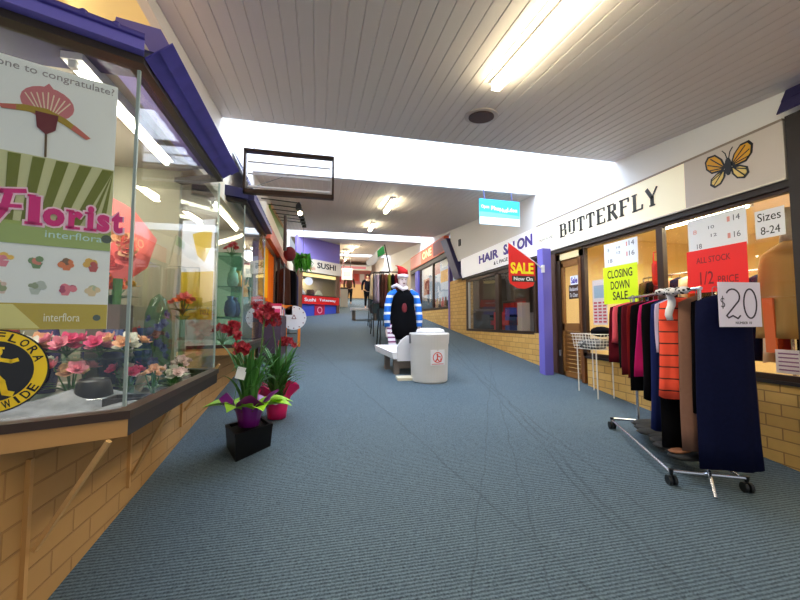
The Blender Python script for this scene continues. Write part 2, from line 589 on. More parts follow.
wall_slab(XR + .05, 5.5, 3.2, 7.0, 9.5, 3.25, WHITE, 'ceiling')
wall_slab(XR + .05, 9.6, 4.0, 7.0, 15, 4.05, WHITE, 'ceiling')
wall_slab(XR + .2, 1.26, .5, 7.0, 5.4, .62, mat('shop_floor', (150, 110, 70), .6), 'floor')
wall_slab(XR + .2, 5.5, .9, 6.0, 9.5, 1.0, mat('salon_floor', (110, 100, 90), .5), 'floor')
wall_slab(XR + .2, 9.6, 1.3, 7.0, 15, 1.45, mat('gift_floor', (120, 90, 70), .5), 'floor')

# far end
wall_slab(.85, 27.5, 2, 7, 27.6, 7, mat('far_wall', (236, 206, 196), .7), 'wall_back')
wall_slab(.75, 14.85, 1.5, .85, 27.5, 7.0, mat('far_side_wall', (222, 206, 186), .7), 'wall_left')
wall_slab(XR, 15.0, 1.5, XR + .2, 27.5, 4.2, mat('far_side_wall', (222, 206, 186)), 'wall_right')

# ------------------------------------------------------------------ florist bay window (near left)
A1, B1, C1, D1 = (-1.95, 1.352), (-.8, 1.84), (-.8, 3.29), (-1.17, 3.45)
bay = [A1, B1, C1, D1]
def inset(poly, d):
    """shift a plan polyline to its left by d"""
    out = []
    n = len(poly)
    nn = []
    for a, b in zip(poly[:-1], poly[1:]):
        dv = Vector((b[0] - a[0], b[1] - a[1])).normalized()
        nn.append(Vector((-dv.y, dv.x)))
    for i, p in enumerate(poly):
        if i == 0:
            v = nn[0] * d
        elif i == n - 1:
            v = nn[-1] * d
        else:
            bis = (nn[i - 1] + nn[i]).normalized()
            v = bis * d / max(.3, bis.dot(nn[i]))
        out.append((p[0] + v.x, p[1] + v.y))
    return out
def strip(mb, poly, d0, d1, z0, z1):
    a, b = inset(poly, d0), inset(poly, d1)
    for i in range(len(poly) - 1):
        mb.hexa([(*a[i], z0), (*a[i + 1], z0), (*b[i + 1], z0), (*b[i], z0)], [(*a[i], z1), (*a[i + 1], z1), (*b[i + 1], z1), (*b[i], z1)])
    return mb
def bay_window(poly, zs, ze, num, frontboard, sideboard):
    r = root('window_%d' % num, (poly[1][0], poly[1][1], zs))
    strip(MB(), poly, -.01, .06, zs, zs + .035).build('window_frame', BROWNM, r)
    strip(MB(), poly, .0, .08, ze - .035, ze).build('window_frame', DARK, r)
    strip(MB(), poly[:2], 0, .05, zs - .075, zs).build('sill_board', frontboard, r)
    strip(MB(), poly[1:], 0, .05, zs - .075, zs).build('sill_board', sideboard, r)
    for a, b in zip(inset(poly, .02)[:-1], inset(poly, .02)[1:]):
        MB().wall([a, b], zs + .05, ze - .06, .006).build('pane', GLASS, r)
    q = inset(poly, .023)
    for p in q[1:3]:
        MB().box((p[0] - .006, p[1] - .006, zs + .05), (p[0] + .006, p[1] + .006, ze - .06)).build('glass_joint', mat('silicone', (150, 165, 160), .3), r)
    pl = inset(poly, .05)
    return r
win4 = bay_window(bay, 1.08, 2.725, 4, TANB, DARK)
# underside and deck
pl = inset(bay, .03)
MB().prism([(*p, 1.0) for p in pl] + [(-3.2, 3.45, 1.0), (-3.2, 1.0, 1.0)], (0, 0, .03)).build('display_deck', mat('deck_boards', (176, 168, 158), .6, noise=.15, scale=6), win4)
MB().prism([(*p, 2.80) for p in pl] + [(-3.2, 3.45, 2.80), (-3.2, 1.0, 2.80)], (0, 0, .04)).build('soffit', mat('soffit_paint', (178, 168, 156), .5), win4)
struct(MB().box((-3.2, 3.42, 1.03), (-1.17, 3.47, 2.8)).build('wall_partition', mat('florist_back', (150, 146, 124), .6, noise=.2, scale=3)))
# roof edge: fascia, gutter, tiled slope, gable box
fas = MB()
strip(fas, bay[:2], -.05, .05, 2.725, 2.775)
fas.build('fascia', PURPLE, win4)
g = MB()
q = inset(bay[:2], -.055)
g.tube([(*q[0], 2.785), (*q[1], 2.785)], .014)
dq = (Vector(q[1]) - Vector(q[0])).normalized()
for k in range(6):
    p = Vector(q[1]) - dq * (.10 + .11 * k)
    g.ball((p.x, p.y, 2.79), .018, seg=8, rings=6)
g.build('gutter', mat('gutter_blue', (74, 62, 150), .4), win4)
def tiled(mb, lo0, lo1, hi0, hi1, rows, w):
    lo0, lo1, hi0, hi1 = map(Vector, (lo0, lo1, hi0, hi1))
    L = (lo1 - lo0).length
    n = max(1, int(L / w))
    nrm = (lo1 - lo0).cross(hi0 - lo0).normalized()
    for r in range(rows):
        for k in range(n):
            a, b = k / n, (k + 1) / n
            f0, f1 = r / rows, min(1, (r + 1.08) / rows)
            def P(u, v):
                return lo0.lerp(lo1, u).lerp(hi0.lerp(hi1, u), v)
            q = [P(a, f0), P(b, f0), P(b, f1), P(a, f1)]
            mb.hexa(q, [q[0] + nrm * .010, q[1] + nrm * .022, q[2] + nrm * .014, q[3] + nrm * .004])
tl = MB()
tiled(tl, (-.80, 1.845, 2.725), (-.80, 3.26, 2.725), (-.67, 1.80, 2.785), (-.67, 3.24, 2.785), 2, .11)
tl.build('roof_tiles', TILE, win4)
GABLE = mat('lavender_paint', (130, 116, 186), .5)
gb = MB().prism([(-.69, 2.0, 2.79), (-.80, 2.0, 2.99), (-1.0, 2.0, 3.02), (-1.04, 2.0, 2.79)], (0, 1.24, 0)).build('gable_box', GABLE, win4)
MB().box((-.955, 1.985, 2.895), (-.885, 2.0, 2.925)).build('vent_slot', BROWNM, gb)
MB().prism([(-1.6, 1.60, 2.77), (-.72, 1.90, 2.77), (-.72, 2.1, 2.78), (-1.6, 2.1, 2.78)], (0, 0, .012)).build('roof_sheet', DKTILE, win4)
# timber battens and brackets under the bay
for k, (y0, zt, zb) in enumerate(((1.86, .93, .30), (2.71, .93, .45), (3.62, 1.1, .58))):
    t = thing('wall_bracket', ['nearest tan timber bracket under the florist window', 'tan timber bracket under the far half of the florist window', 'tan timber bracket under the second florist window'][k], 'bracket', (XL, y0, zb), 0, 'timber brackets on the brick wall')
    MB().box((XL, y0 - .011, zb), (XL + .018, y0 + .011, zt)).build('batten', TANB, t)
    MB().bar(*[((XL + .03, 1.88, .55), (-.85, 1.80, 1.0)), ((XL + .03, 2.72, .53), (-.82, 2.36, 1.0)), ((XL + .03, 3.64, .72), (-.86, 3.6, 1.12))][k], .018).build('strut', mat('pale_timber', (214, 170, 112), .6), t)

# ------------------------------------------------------------------ things on the florist glass
ux, uy = .9206, .3905
FB = Frame((B1[0] - .39 * .036 + 0, B1[1] + .92 * .036, 0), (ux, uy, 0))       # u runs right; u=0 at the corner
t = thing('poster', 'large florist poster with orchid, green stripes and pink lettering behind corner glass', 'poster', FB.at(-.4, 1.47), 0)
sheet = MB()
sheet.rect(FB, -.70, 1.47, -.09, 2.56, .003)
sheet.build('sheet', PAPER, t)
st = MB()
# fan of olive stripes
cx_, cy_ = -.42, 1.35
for k in range(-16, 17):
    a0, a1 = k * .085, k * .085 + .045
    pts = []
    for a, rr in ((a0, None), (a1, None)):
        for zz in (1.83, 2.17):
            pts.append((cx_ + math.tan(a) * (zz - cy_), zz))
    p = [pts[0], pts[2], pts[3], pts[1]]
    p = [(min(-.092, max(-.698, x)), y) for x, y in p]
    if abs(p[0][0] - p[1][0]) + abs(p[2][0] - p[3][0]) > .004:
        st.flat(FB, p, .0012, .0045)
st.build('olive_stripes', mat('olive_print', (112, 118, 34), .6), t)
MB().rect(FB, -.699, 1.83, -.091, 2.175, .0012, .003).build('pale_band', mat('pale_stripe_print', (206, 204, 160), .6), t)
MB().rect(FB, -.699, 1.81, -.091, 1.90, .0012, .0055).build('green_band', mat('sage_print', (158, 176, 96), .6), t)
MB().rect(FB, -.699, 1.47, -.091, 1.575, .0012, .003).build('gold_band', mat('gold_print', (190, 164, 30), .6), t)
MB().flat(FB, [(-.55, 1.475), (-.30, 1.475), (-.38, 1.57), (-.58, 1.57)], .0008, .0044).build('gold_highlight', mat('pale_gold_print', (226, 214, 130), .6), t)
MAGP = mat('magenta_print', (206, 28, 124), .5)
HALO = mat('pink_halo', (255, 214, 236), .5)
LET = (('l', .352, .318, 1.0, 0), ('o', .310, .243, .66, 0), ('r', .232, .186, .66, 0), ('i', .172, .150, .92, 0), ('s', .140, .096, .66, 0), ('t', .090, .050, .86, 0))
for m_, e, d_ in ((HALO, .007, .007), (MAGP, .0, .009)):
    for ch, u0, u1, hh, _ in LET:
        text(ch, 'letter', m_, t, FB, -u0 - e, 1.892 - e, (u0 - u1) + 2 * e, .115 * hh + 2 * e, .0012, bold=.05, d0=d_)
    for u, w_ in ((.335, .052), (.217, .046), (.161, .042)):
        MB().rect(FB, -u - w_ / 2 - e, 1.890 - e, -u + w_ / 2 + e, 1.901 + e, .0012, d_).build('serif', m_, t)
    for u, z_ in ((.341, 2.003), (.224, 1.962), (.165, 1.962)):
        MB().rect(FB, -u - .016 - e, z_ - e, -u + .008 + e, z_ + .009 + e, .0012, d_).build('serif', m_, t)
    sf = MB()
    # capital F with a swash
    sf.stroke(FB, [(-.475, 1.894), (-.44, 1.90), (-.42, 1.94), (-.41, 2.0)], .024 + 2 * e, .0012, d_)
    sf.stroke(FB, [(-.52, 1.985), (-.49, 2.015), (-.43, 2.01), (-.365, 2.022)], .017 + 2 * e, .0012, d_ + .0002)
    sf.stroke(FB, [(-.44, 1.952), (-.375, 1.958)], .014 + 2 * e, .0012, d_ + .0004)
    sf.build('letter', m_, t)
text('interflora', 'lettering', mat('aqua_print', (196, 226, 226), .5), t, FB, -.30, 1.845, .18, .030, .0012, d0=.007)
MB().disc(FB, -.105, 1.862, .018, d=.0012, d0=.007).build('logo_disc', mat('dark_olive', (70, 84, 70), .5), t)
text('someone to congratulate?', 'lettering', mat('grey_print', (150, 142, 148), .5), t, FB, -.565, 2.505, .462, .040, .0012, d0=.003)
text('interflora', 'lettering', mat('cream_print', (246, 240, 214), .5), t, FB, -.29, 1.502, .11, .034, .0012, d0=.005)
MB().disc(FB, -.125, 1.518, .013, d=.0012, d0=.005).build('logo_disc', mat('dark_olive', (70, 84, 70)), t)
# orchid picture
ox, oz = -.315, 2.35
o = MB()
o.flat(FB, [(ox + .082 * math.cos(a), oz + .055 + .068 * math.sin(a)) for a in [2 * PI * k / 20 for k in range(20)]] , .001, .003)
o.flat(FB, [(ox - .03, oz + .10), (ox + .03, oz + .10), (ox, oz + .14)], .001, .0032)
o.build('orchid_hood', mat('orchid_pink', (206, 120, 130), .5), t)
o = MB()
for k in range(-4, 5):
    o.stroke(FB, [(ox + k * .008, oz + .02), (ox + k * .017, oz + .10 - abs(k) * .006)], .004, .001, .0045)
o.build('orchid_veins', mat('orchid_cream', (240, 222, 200), .5), t)
o = MB()
o.flat(FB, [(ox, oz + .03), (ox - .07, oz + .025), (ox - .14, oz + .005), (ox - .13, oz - .01), (ox - .06, oz - .0), (ox, oz)], .001, .0055)
o.flat(FB, [(ox, oz + .03), (ox + .06, oz + .005), (ox + .14, oz - .055), (ox + .125, oz - .065), (ox + .05, oz - .02), (ox, oz)], .001, .0055)
o.build('orchid_petals', mat('orchid_olive', (170, 140, 40), .5), t)
TIP = mat('orchid_tip', (200, 104, 96), .5)
MB().flat(FB, [(ox - .14, oz + .005), (ox - .13, oz - .01), (ox - .09, oz - .004), (ox - .09, oz + .016)], .001, .007).build('orchid_tip', TIP, t)
MB().flat(FB, [(ox + .14, oz - .055), (ox + .125, oz - .065), (ox + .075, oz - .034), (ox + .085, oz - .012)], .001, .007).build('orchid_tip', TIP, t)
MB().flat(FB, [(ox - .035, oz + .01), (ox + .035, oz + .01), (ox + .028, oz - .055), (ox, oz - .08), (ox - .028, oz - .055)], .001, .0075).build('orchid_lip', mat('orchid_maroon', (112, 30, 44), .5), t)
MB().stroke(FB, [(ox, oz - .08), (ox + .002, 2.178)], .007, .001, .006).build('orchid_stem', mat('stem_brown', (96, 70, 40), .5), t)
cols = [((230, 130, 150), (240, 190, 80)), ((110, 140, 90), (210, 120, 100)), ((226, 120, 60), (120, 80, 40)), ((190, 70, 70), (220, 170, 60)),
        ((220, 190, 180), (150, 160, 120)), ((190, 196, 190), (150, 160, 130)), ((230, 120, 140), (180, 60, 100)), ((226, 200, 160), (180, 190, 160))]
k = 0
for row, zz in enumerate((1.745, 1.64)):
    for i, xx in enumerate((-.415, -.32, -.23, -.145)):
        ca, cb_ = cols[k]
        k += 1
        pic = MB()
        for j in range(9):
            pic.cur = j % 2
            a = R.uniform(0, 2 * PI)
            rr = R.uniform(0, .022)
            pic.disc(FB, xx + 1.2 * rr * math.cos(a), zz + .7 * rr * math.sin(a) + .004, R.uniform(.008, .014), d=.0004, d0=.0032 + j * .0003, seg=8)
        pic.flat(FB, [(xx - .018, zz - .006), (xx + .018, zz - .006), (xx + .01, zz - .03), (xx - .01, zz - .03)], .0008, .0032)
        pic.build('bouquet_picture', [mat('bq%d' % k, ca, .5), mat('bqq%d' % k, cb_, .5)], t)
# round badge
FG = FB.up(.020 + .012)      # on the outer face of the glass
t = thing('round_sticker', 'yellow and black round sticker with a running figure on glass', 'sticker', FG.at(-.415, 1.16))
bc, br = (-.418, 1.315), .158
MB().disc(FG, *bc, br, d=.002, seg=48).build('rim', BLACK, t)
MB().disc(FG, *bc, br - .006, d=.001, d0=.002, seg=48).build('yellow_ring', mat('badge_yellow', (246, 208, 16), .45), t)
MB().disc(FG, *bc, br - .044, d=.001, d0=.003, seg=48).build('black_field', BLACK, t)
yl = mat('badge_yellow', (246, 208, 16))
fig = MB()
bx, bz = bc
fig.disc(FG, bx + .012, bz + .072, .014, .018, d=.001, d0=.004, seg=12)
fig.stroke(FG, [(bx + .005, bz + .088), (bx + .028, bz + .086)], .008, .001, .004)
fig.flat(FG, [(bx - .02, bz + .05), (bx + .022, bz + .055), (bx + .012, bz + .0), (bx - .018, bz - .005)], .001, .004)
fig.stroke(FG, [(bx + .015, bz + .045), (bx + .05, bz + .035), (bx + .066, bz + .04)], .014, .001, .004)
fig.stroke(FG, [(bx - .018, bz + .045), (bx - .05, bz + .02), (bx - .03, bz + .0)], .013, .001, .004)
fig.stroke(FG, [(bx, bz), (bx + .028, bz - .04), (bx + .038, bz - .082), (bx + .056, bz - .088)], .019, .001, .004)
fig.stroke(FG, [(bx - .01, bz), (bx - .045, bz - .03), (bx - .078, bz - .02)], .017, .001, .004)
fig.build('running_figure', yl, t)
def arc_text(s, fr, c, r, a0, a1, h, m, parent, d0, inner=False):
    n = len(s)
    for i, ch in enumerate(s):
        if ch == ' ':
            continue
        a = a0 + (a1 - a0) * (i + .5) / n
        px_, py_ = c[0] + r * math.cos(a), c[1] + r * math.sin(a)
        rad = fr.x * math.cos(a) + fr.y * math.sin(a)
        tan = fr.x * math.sin(a) - fr.y * math.cos(a)
        if inner:
            rad, tan = -rad, -tan
        f2 = Frame(fr.at(px_, py_), tan, rad)
        w = h * (.8 if ch not in 'I' else .25)
        text(ch, 'letter', m, parent, f2, -w / 2, -h / 2, w, h, .001, bold=.02, d0=d0)
arc_text('INTERFLORA', FG, bc, br - .025, math.radians(168), math.radians(12), .030, INK, t, .0032)
arc_text('WORLD WIDE', FG, bc, br - .025, math.radians(205), math.radians(335), .030, INK, t, .0032, inner=True)

# ------------------------------------------------------------------ flowers
def petal(mb, c, d, up, L, w, cup=.3):
    d, up = Vector(d).normalized(), Vector(up).normalized()
    s = d.cross(up).normalized()
    c = Vector(c)
    rows = [(0, .25, 0), (.35, .9, .08), (.7, 1.0, .2), (1.0, .3, cup)]
    vs = []
    for f, ww, lift in rows:
        p = c + d * L * f + up * L * lift
        vs += [p - s * w * ww / 2 + up * L * .06, p, p + s * w * ww / 2 + up * L * .06]
    fs = []
    for i in range(3):
        for j in range(2):
            a = i * 3 + j
            fs.append((a, a + 1, a + 4, a + 3))
    mb.add(vs, fs)
def bloom(mb, c, n, r, rnd, layers=2):
    n = Vector(n).normalized()
    u = n.orthogonal().normalized()
    v = n.cross(u)
    for l in range(layers):
        k = 5 if l == 0 else 4
        for i in range(k):
            a = 2 * PI * i / k + l * .5 + rnd
            d = u * math.cos(a) + v * math.sin(a) + n * (.25 + .7 * l)
            petal(mb, c, d, n, r * (1 - .25 * l), r * .8, .35)
    mb.ball(tuple(Vector(c) + n * r * .18), r * .2, seg=6, rings=4)
def strap(mb, base, az, L, h, w, droop=.4):
    b = Vector(base)
    d = Vector((math.cos(az), math.sin(az), 0))
    s = Vector((-d.y, d.x, 0))
    n = 8
    vs = []
    for i in range(n + 1):
        f = i / n
        p = b + d * L * f ** 1.6 + Vector((0, 0, h * (f - droop * f ** 3)))
        ww = w * (.5 + .9 * f * (1 - f) * 2) * (1 - f ** 4) + .001
        vs += [p - s * ww / 2 + Vector((0, 0, .1 * ww)), p - Vector((0, 0, .1 * ww)), p + s * ww / 2 + Vector((0, 0, .1 * ww))]
    fs = []
    for i in range(n):
        for j in range(2):
            a = i * 3 + j
            fs.append((a, a + 1, a + 4, a + 3))
    mb.add(vs, fs)
def posy(name, label, loc, r, c1, leafm, nb, group=None, cat='flowers', h=.10):
    t = thing(name, label, cat, loc, 0, group)
    x, y, z = loc
    lv = MB()
    for k in range(10):
        strap(lv, (x, y, z + .01), k * .63 + R.random(), r * 1.3, h * .8, r * .35, .5)
    lv.build('leaves', leafm, t)
    st = MB()
    for k in range(nb):
        a = 2 * PI * k / nb
        rr = r * .55 * (k % 2 + .4)
        p = (x + rr * math.cos(a), y + rr * math.sin(a), z + h + .02 * (k % 3))
        st.tube([(x, y, z), p], .004, 5)
        mb = MB()
        bloom(mb, p, (math.cos(a) * .6, math.sin(a) * .6 - .3, .8), r * .5, k, 3)
        mb.build('bloom', c1[k % len(c1)], t)
    st.build('stems', GREENL, t)
    return t

ROSE = mat('rose_pink', (226, 140, 158), .6)
ROSE2 = mat('hot_pink', (220, 80, 130), .6)
PALE = mat('pale_pink', (236, 206, 204), .6)
PEACH = mat('peach', (230, 180, 140), .6)
WHT = mat('petal_white', (238, 236, 226), .6)
DRED = mat('orchid_red', (158, 34, 50), .5, noise=.6, scale=70)
DPINK = mat('orchid_pinkish', (186, 70, 84), .5, noise=.6, scale=60)
REDP = mat('petal_red', (190, 30, 40), .5)
CORAL = mat('coral_pink', (226, 108, 104), .6)
# raised glass shelf with posies at the back of the window
t = thing('glass_shelf', 'glass shelf of posies across the back of the florist window', 'shelf', (-1.75, 2.45, 1.03))
MB().box((-2.3, 2.55, 1.27), (-1.12, 2.85, 1.285)).build('shelf_board', GLASSG, t)
for x in (-2.2, -1.2):
    MB().box((x - .01, 2.6, 1.03), (x + .01, 2.8, 1.27)).build('leg', GLASSG, t)
labs = ['mauve', 'pale pink', 'white', 'peach', 'hot pink', 'pink', 'cream']
for k in range(7):
    cs = [(ROSE, PALE), (PALE, ROSE), (WHT, PALE), (PEACH, WHT), (ROSE2, ROSE), (ROSE, ROSE2), (WHT, PEACH)][k]
    posy('posy', '%s posy on the glass shelf, %s from the right' % (labs[k], ['seventh', 'sixth', 'fifth', 'fourth', 'third', 'second', 'first'][k]), (-2.18 + .165 * k, 2.68 + .03 * (k % 2), 1.285), .105, cs, mat('pale_leaf', (120, 140, 96), .6), 9, 'posies on the glass shelf', h=.06)
# draped cloth on deck
mb = MB()
nx, ny = 26, 16
vs = []
for j in range(ny + 1):
    for i in range(nx + 1):
        u, v = i / nx, j / ny
        x = -1.85 + .95 * u + .1 * v
        y = 1.75 + .75 * v + .28 * u
        x = min(x, -.87)
        zf = 1.048 + .028 * math.sin(11 * u + 3 * v) * math.sin(7 * v + 2) + .05 * max(0, 1 - ((u - .45) ** 2 + (v - .75) ** 2) * 9)
        vs.append((x, y, max(1.034, zf)))
fs = [(j * (nx + 1) + i, j * (nx + 1) + i + 1, (j + 1) * (nx + 1) + i + 1, (j + 1) * (nx + 1) + i) for j in range(ny) for i in range(nx)]
mb.add(vs, fs)
one(mb, 'draped_cloth', mat('pale_blue_cloth', (122, 124, 130), .7, noise=.8, scale=10), 'pale blue-grey cloth draped over the florist window deck', 'cloth', smooth=True)
# black bowl
t = thing('bowl', 'black bowl with a thin silver rim on the pale cloth', 'bowl', (-1.27, 2.42, 1.06))
MB().loft([((-1.25, 2.46, 1.06 + z), r * .8, r * .8) for z, r in ((0, .11), (.01, .12), (.10, .095), (.115, .085), (.10, .075), (.03, .07))], 24).build('vessel', BLACK, t, True)
MB().tube([(-1.25 + .10 * math.cos(a), 2.46 + .10 * math.sin(a), 1.068) for a in [2 * PI * k / 24 for k in range(25)]], .007, 6, False).build('rim', CHROME, t, True)
# wicker basket of dried things and driftwood
mb = MB()
mb.loft([((-1.62, 2.28, 1.06 + z), r, r * .8) for z, r in ((0, .10), (.05, .13), (.10, .12), (.09, .10), (.04, .09))], 18)
one(mb, 'low_basket', mat('wicker', (150, 120, 84), .7, noise=.4, scale=60), 'low woven basket beside the black bowl in the florist window', 'basket', smooth=True)
mb = MB()
for k in range(7):
    mb.tube([(-1.15 - .02 * k, 2.75 + .05 * k, 1.05), (-1.1 - .03 * k, 2.78 + .05 * k, 1.12), (-1.05 - .05 * k, 2.95 + .03 * k, 1.10)], [.02, .016, .008], 6)
one(mb, 'driftwood', mat('pale_wood', (170, 150, 120), .7), 'pale driftwood branches near the far end of the florist deck', 'driftwood')
# tall glass dome vase
t = thing('glass_vase', 'tall clear glass dome with blue flowers inside', 'vase', (-1.12, 3.0, 1.06))
x, y = -1.12, 2.95
MB().loft([((x, y, 1.06 + z), r, r) for z, r in ((0, .085), (.3, .09), (.5, .08), (.6, .05), (.64, .01))], 20).build('dome', GLASSG, t, True)
b_ = MB()
for k in range(14):
    a = k * 2.4
    bloom(b_, (x + .045 * math.cos(a), y + .045 * math.sin(a), 1.16 + .03 * k), (math.cos(a), math.sin(a), .3), .035, k)
b_.build('flowers', mat('violet_petal', (110, 90, 160), .6), t)
MB().loft([((x, y, 1.06), .095, .095), ((x, y, 1.085), .095, .095)], 20).build('base', BLACK, t)
# coral paper fan bouquet
t = thing('bouquet', 'big coral pink wrapped bouquet standing high in the florist window', 'flowers', (-1.35, 2.75, 1.1))
x, y = -1.36, 2.88
mb = MB()
for dy in (0, .1):
    mb.add([(x, y + dy, 1.78), (x - .12, y - .05 + dy, 1.98), (x - .11, y + .02 + dy, 2.40), (x + .02, y + .05 + dy, 2.33), (x + .17, y + .08 + dy, 2.12), (x + .12, y + .06 + dy, 1.90)],
           [(0, 1, 2), (0, 2, 3), (0, 3, 4), (0, 4, 5)] if dy == 0 else [(0, 2, 1), (0, 3, 2), (0, 4, 3), (0, 5, 4)])
mb.build('paper_wrap', CORAL, t)
for k in range(9):
    b_ = MB()
    a = k * 2.4
    bloom(b_, (x + .09 * math.cos(a), y - .06, 1.98 + .10 * math.sin(a)), (.3, -.9, .2), .065, k, 3)
    b_.build('bloom', CORAL if k % 3 else PEACH, t)
MB().tube([(x, y, 1.10), (x, y + .01, 1.5), (x, y + .02, 1.8)], [.025, .02, .03], 8).build('stems', GREENL, t)
MB().loft([((x, y, 1.05 + z), r, r) for z, r in ((0, .07), (.2, .085), (.4, .06), (.38, .05))], 16).build('vessel', mat('blue_glaze', (30, 44, 96), .2), t, True)
# green foliage bunch behind
t = thing('foliage_bunch', 'leafy green bunch in dark blue vase at the back of the florist window', 'foliage', (-1.56, 3.08, 1.05))
lv = MB()
for k in range(36):
    strap(lv, (-1.56, 3.08, 1.62 + .02 * (k % 5)), k * .7, .18 + .07 * R.random(), .25 + .3 * R.random(), .05, .5)
lv.build('leaves', GREENL, t)
MB().loft([((-1.56, 3.08, 1.05 + z), r, r) for z, r in ((0, .07), (.25, .09), (.5, .05), (.6, .065))], 16).build('vessel', mat('navy_glaze', (24, 30, 80), .2), t, True)
posy('flower_arrangement', 'orange flower arrangement low beside the poster edge', (-1.42, 2.95, 1.62), .13, [mat('orange_petal', (232, 120, 30), .6), mat('yellow_petal', (240, 190, 40), .6)], GREENL, 7, h=.12)
mb = MB().box((-1.52, 2.86, 1.03), (-1.32, 3.04, 1.62))
one(mb, 'display_plinth', mat('plinth_brown', (96, 84, 76), .6, noise=.3, scale=8), 'grey brown plinth under the orange flower arrangement', 'plinth')
for k, (x, y, z, r, c, lb) in enumerate(((-1.3, 3.15, 1.03, .09, ROSE, 'pink rose arrangement near the glass dome'), (-1.02, 3.12, 1.03, .08, PALE, 'pale pink arrangement at the far corner of the window'), (-1.55, 3.2, 1.03, .12, WHT, 'white flower arrangement at the back of the window'), (-1.0, 2.6, 1.03, .06, PEACH, 'small peach arrangement close to the side glass'))):
    posy('flower_arrangement', lb, (x, y, z), r, [c, ROSE2 if k == 0 else c], mat('pale_leaf', (120, 140, 96)), 6, h=.14)
# more stock crowded along the side glass
for k, (x, y, r, c, c2, lf, lb, h) in enumerate(((-1.45, 2.62, .11, PEACH, ROSE, 'pale', 'peach and rose bunch behind the black bowl', .16), (-.98, 2.86, .08, WHT, PALE, 'pale', 'white bunch right against the side glass', .09), (-1.62, 2.55, .10, ROSE2, WHT, 'dark', 'hot pink and white bunch left of the black bowl', .20), (-1.32, 3.30, .10, REDP, CORAL, 'dark', 'red bunch at the far back of the florist window', .34), (-1.2, 2.72, .09, PALE, ROSE2, 'pale', 'blush bunch between the bowl and the glass dome', .12))):
    posy('flower_arrangement', lb, (x, y, 1.035), r, [c, c2], GREENL if lf == 'dark' else mat('pale_leaf', (120, 140, 96)), 8, h=h)
for k, (x, y, w, c, lb) in enumerate(((-1.03, 2.36, .09, (46, 40, 38), 'dark tray near the front of the side glass'), (-1.66, 2.0, .14, (120, 96, 74), 'brown timber tray behind the round sticker'), (-1.05, 3.02, .06, (60, 70, 62), 'small dark green tray beside the glass dome'))):
    mb = MB().box((x - w, y - w * .7, 1.035), (x + w, y + w * .7, 1.05))
    for s_ in (-1, 1):
        mb.box((x + s_ * w - .006, y - w * .7, 1.035), (x + s_ * w + .006, y + w * .7, 1.085))
        mb.box((x - w, y + s_ * w * .7 - .006, 1.035), (x + w, y + s_ * w * .7 + .006, 1.085))
    one(mb, 'tray', mat('tray%d' % k, c, .5), lb, 'tray')
for k, (x, y, hh, c, lb) in enumerate(((-1.75, 2.9, .62, (70, 60, 110), 'tall violet vase at the back of the florist window'), (-1.95, 2.9, .5, (150, 60, 60), 'red vase at the back of the florist window'), (-1.28, 3.12, .42, (40, 60, 120), 'deep blue vase beside the glass dome'), (-1.45, 3.25, .5, (190, 190, 180), 'pale grey vase behind the glass dome'))):
    one(MB().loft([((x, y, 1.035 + a * hh), r, r) for a, r in ((0, .05), (.3, .075), (.6, .06), (.85, .03), (1, .045))], 16), 'vase', mat('fvase%d' % k, c, .2), lb, 'vase', smooth=True)
# poster on the far return pane
Fr_ = Frame((D1[0] + .04, D1[1] - .05, 0), (C1[0] - D1[0], C1[1] - D1[1], 0))
t = thing('poster', 'white and gold poster at the far end of the florist window', 'poster', Fr_.at(.16, 1.5))
MB().rect(Fr_, .0, 1.52, .31, 2.36, .004).build('sheet', mat('pale_blue_paper', (214, 222, 240), .6), t)
MB().rect(Fr_, .002, 1.52, .308, 1.92, .001, .004).build('gold_band', mat('gold_print', (190, 164, 30)), t)
MB().flat(Fr_, [(.10, 2.24), (.29, 2.28), (.28, 2.12), (.22, 2.0), (.15, 2.06)], .001, .004).build('yellow_flower', mat('yellow_print', (206, 176, 30), .6), t)
text('no2', 'lettering', mat('dark_olive', (70, 84, 70)), t, Fr_, .20, 1.56, .08, .06, .001, d0=.006)
posy('flower_arrangement', 'orange and pink arrangement in front of the gold poster', (-1.05, 3.22, 1.55), .09, [mat('orange_petal', (232, 120, 30)), CORAL], GREENL, 6, h=.10)
one(MB().loft([((-1.05, 3.22, 1.03 + z), r, r) for z, r in ((0, .07), (.02, .025), (.48, .02), (.52, .06))], 14), 'pedestal', GLASSG, 'slim glass pedestal under the orange arrangement', 'stand')
# fluorescent tubes in the florist's ceiling
def batten(name, a, b, label, tube=TUBEM, w=.09, h=.06, r=.018, group=None, dz=.0, diffuser=False):
    a, b = Vector(a), Vector(b)
    t = thing(name, label, 'light', tuple((a + b) / 2), 0, group)
    d = (b - a).normalized()
    mb = MB()
    mb.bar(a + Vector((0, 0, -h / 2)), b + Vector((0, 0, -h / 2)), w, h)
    mb.build('light_housing', WHITE, t)
    if diffuser:
        MB().bar(a + d * .02 + Vector((0, 0, -h - .03)), b - d * .02 + Vector((0, 0, -h - .03)), w * .8, .06).build('light_tube', tube, t)
    else:
        off = Vector((0, 0, -h - r))
        MB().tube([a + d * .03 + off, b - d * .03 + off], r, 8).build('light_tube', tube, t)
        for p in (a + d * .02, b - d * .02):
            MB().box(p + Vector((-.015, -.015, -h - 2 * r)), p + Vector((.015, .015, -h))).build('lamp_holder', WHITE, t)
    return t
for k, (a, b) in enumerate((((-1.15, 1.95, 2.80), (-1.15, 3.1, 2.80)), ((-1.75, 1.9, 2.80), (-1.75, 3.2, 2.80)), ((-2.3, 1.9, 2.80), (-2.3, 3.2, 2.80)))):
    batten('batten_light', a, b, ['batten light nearest the side glass of the florist window', 'middle batten light inside the florist window', 'batten light furthest from the side glass of the florist window'][k], group='florist window battens')

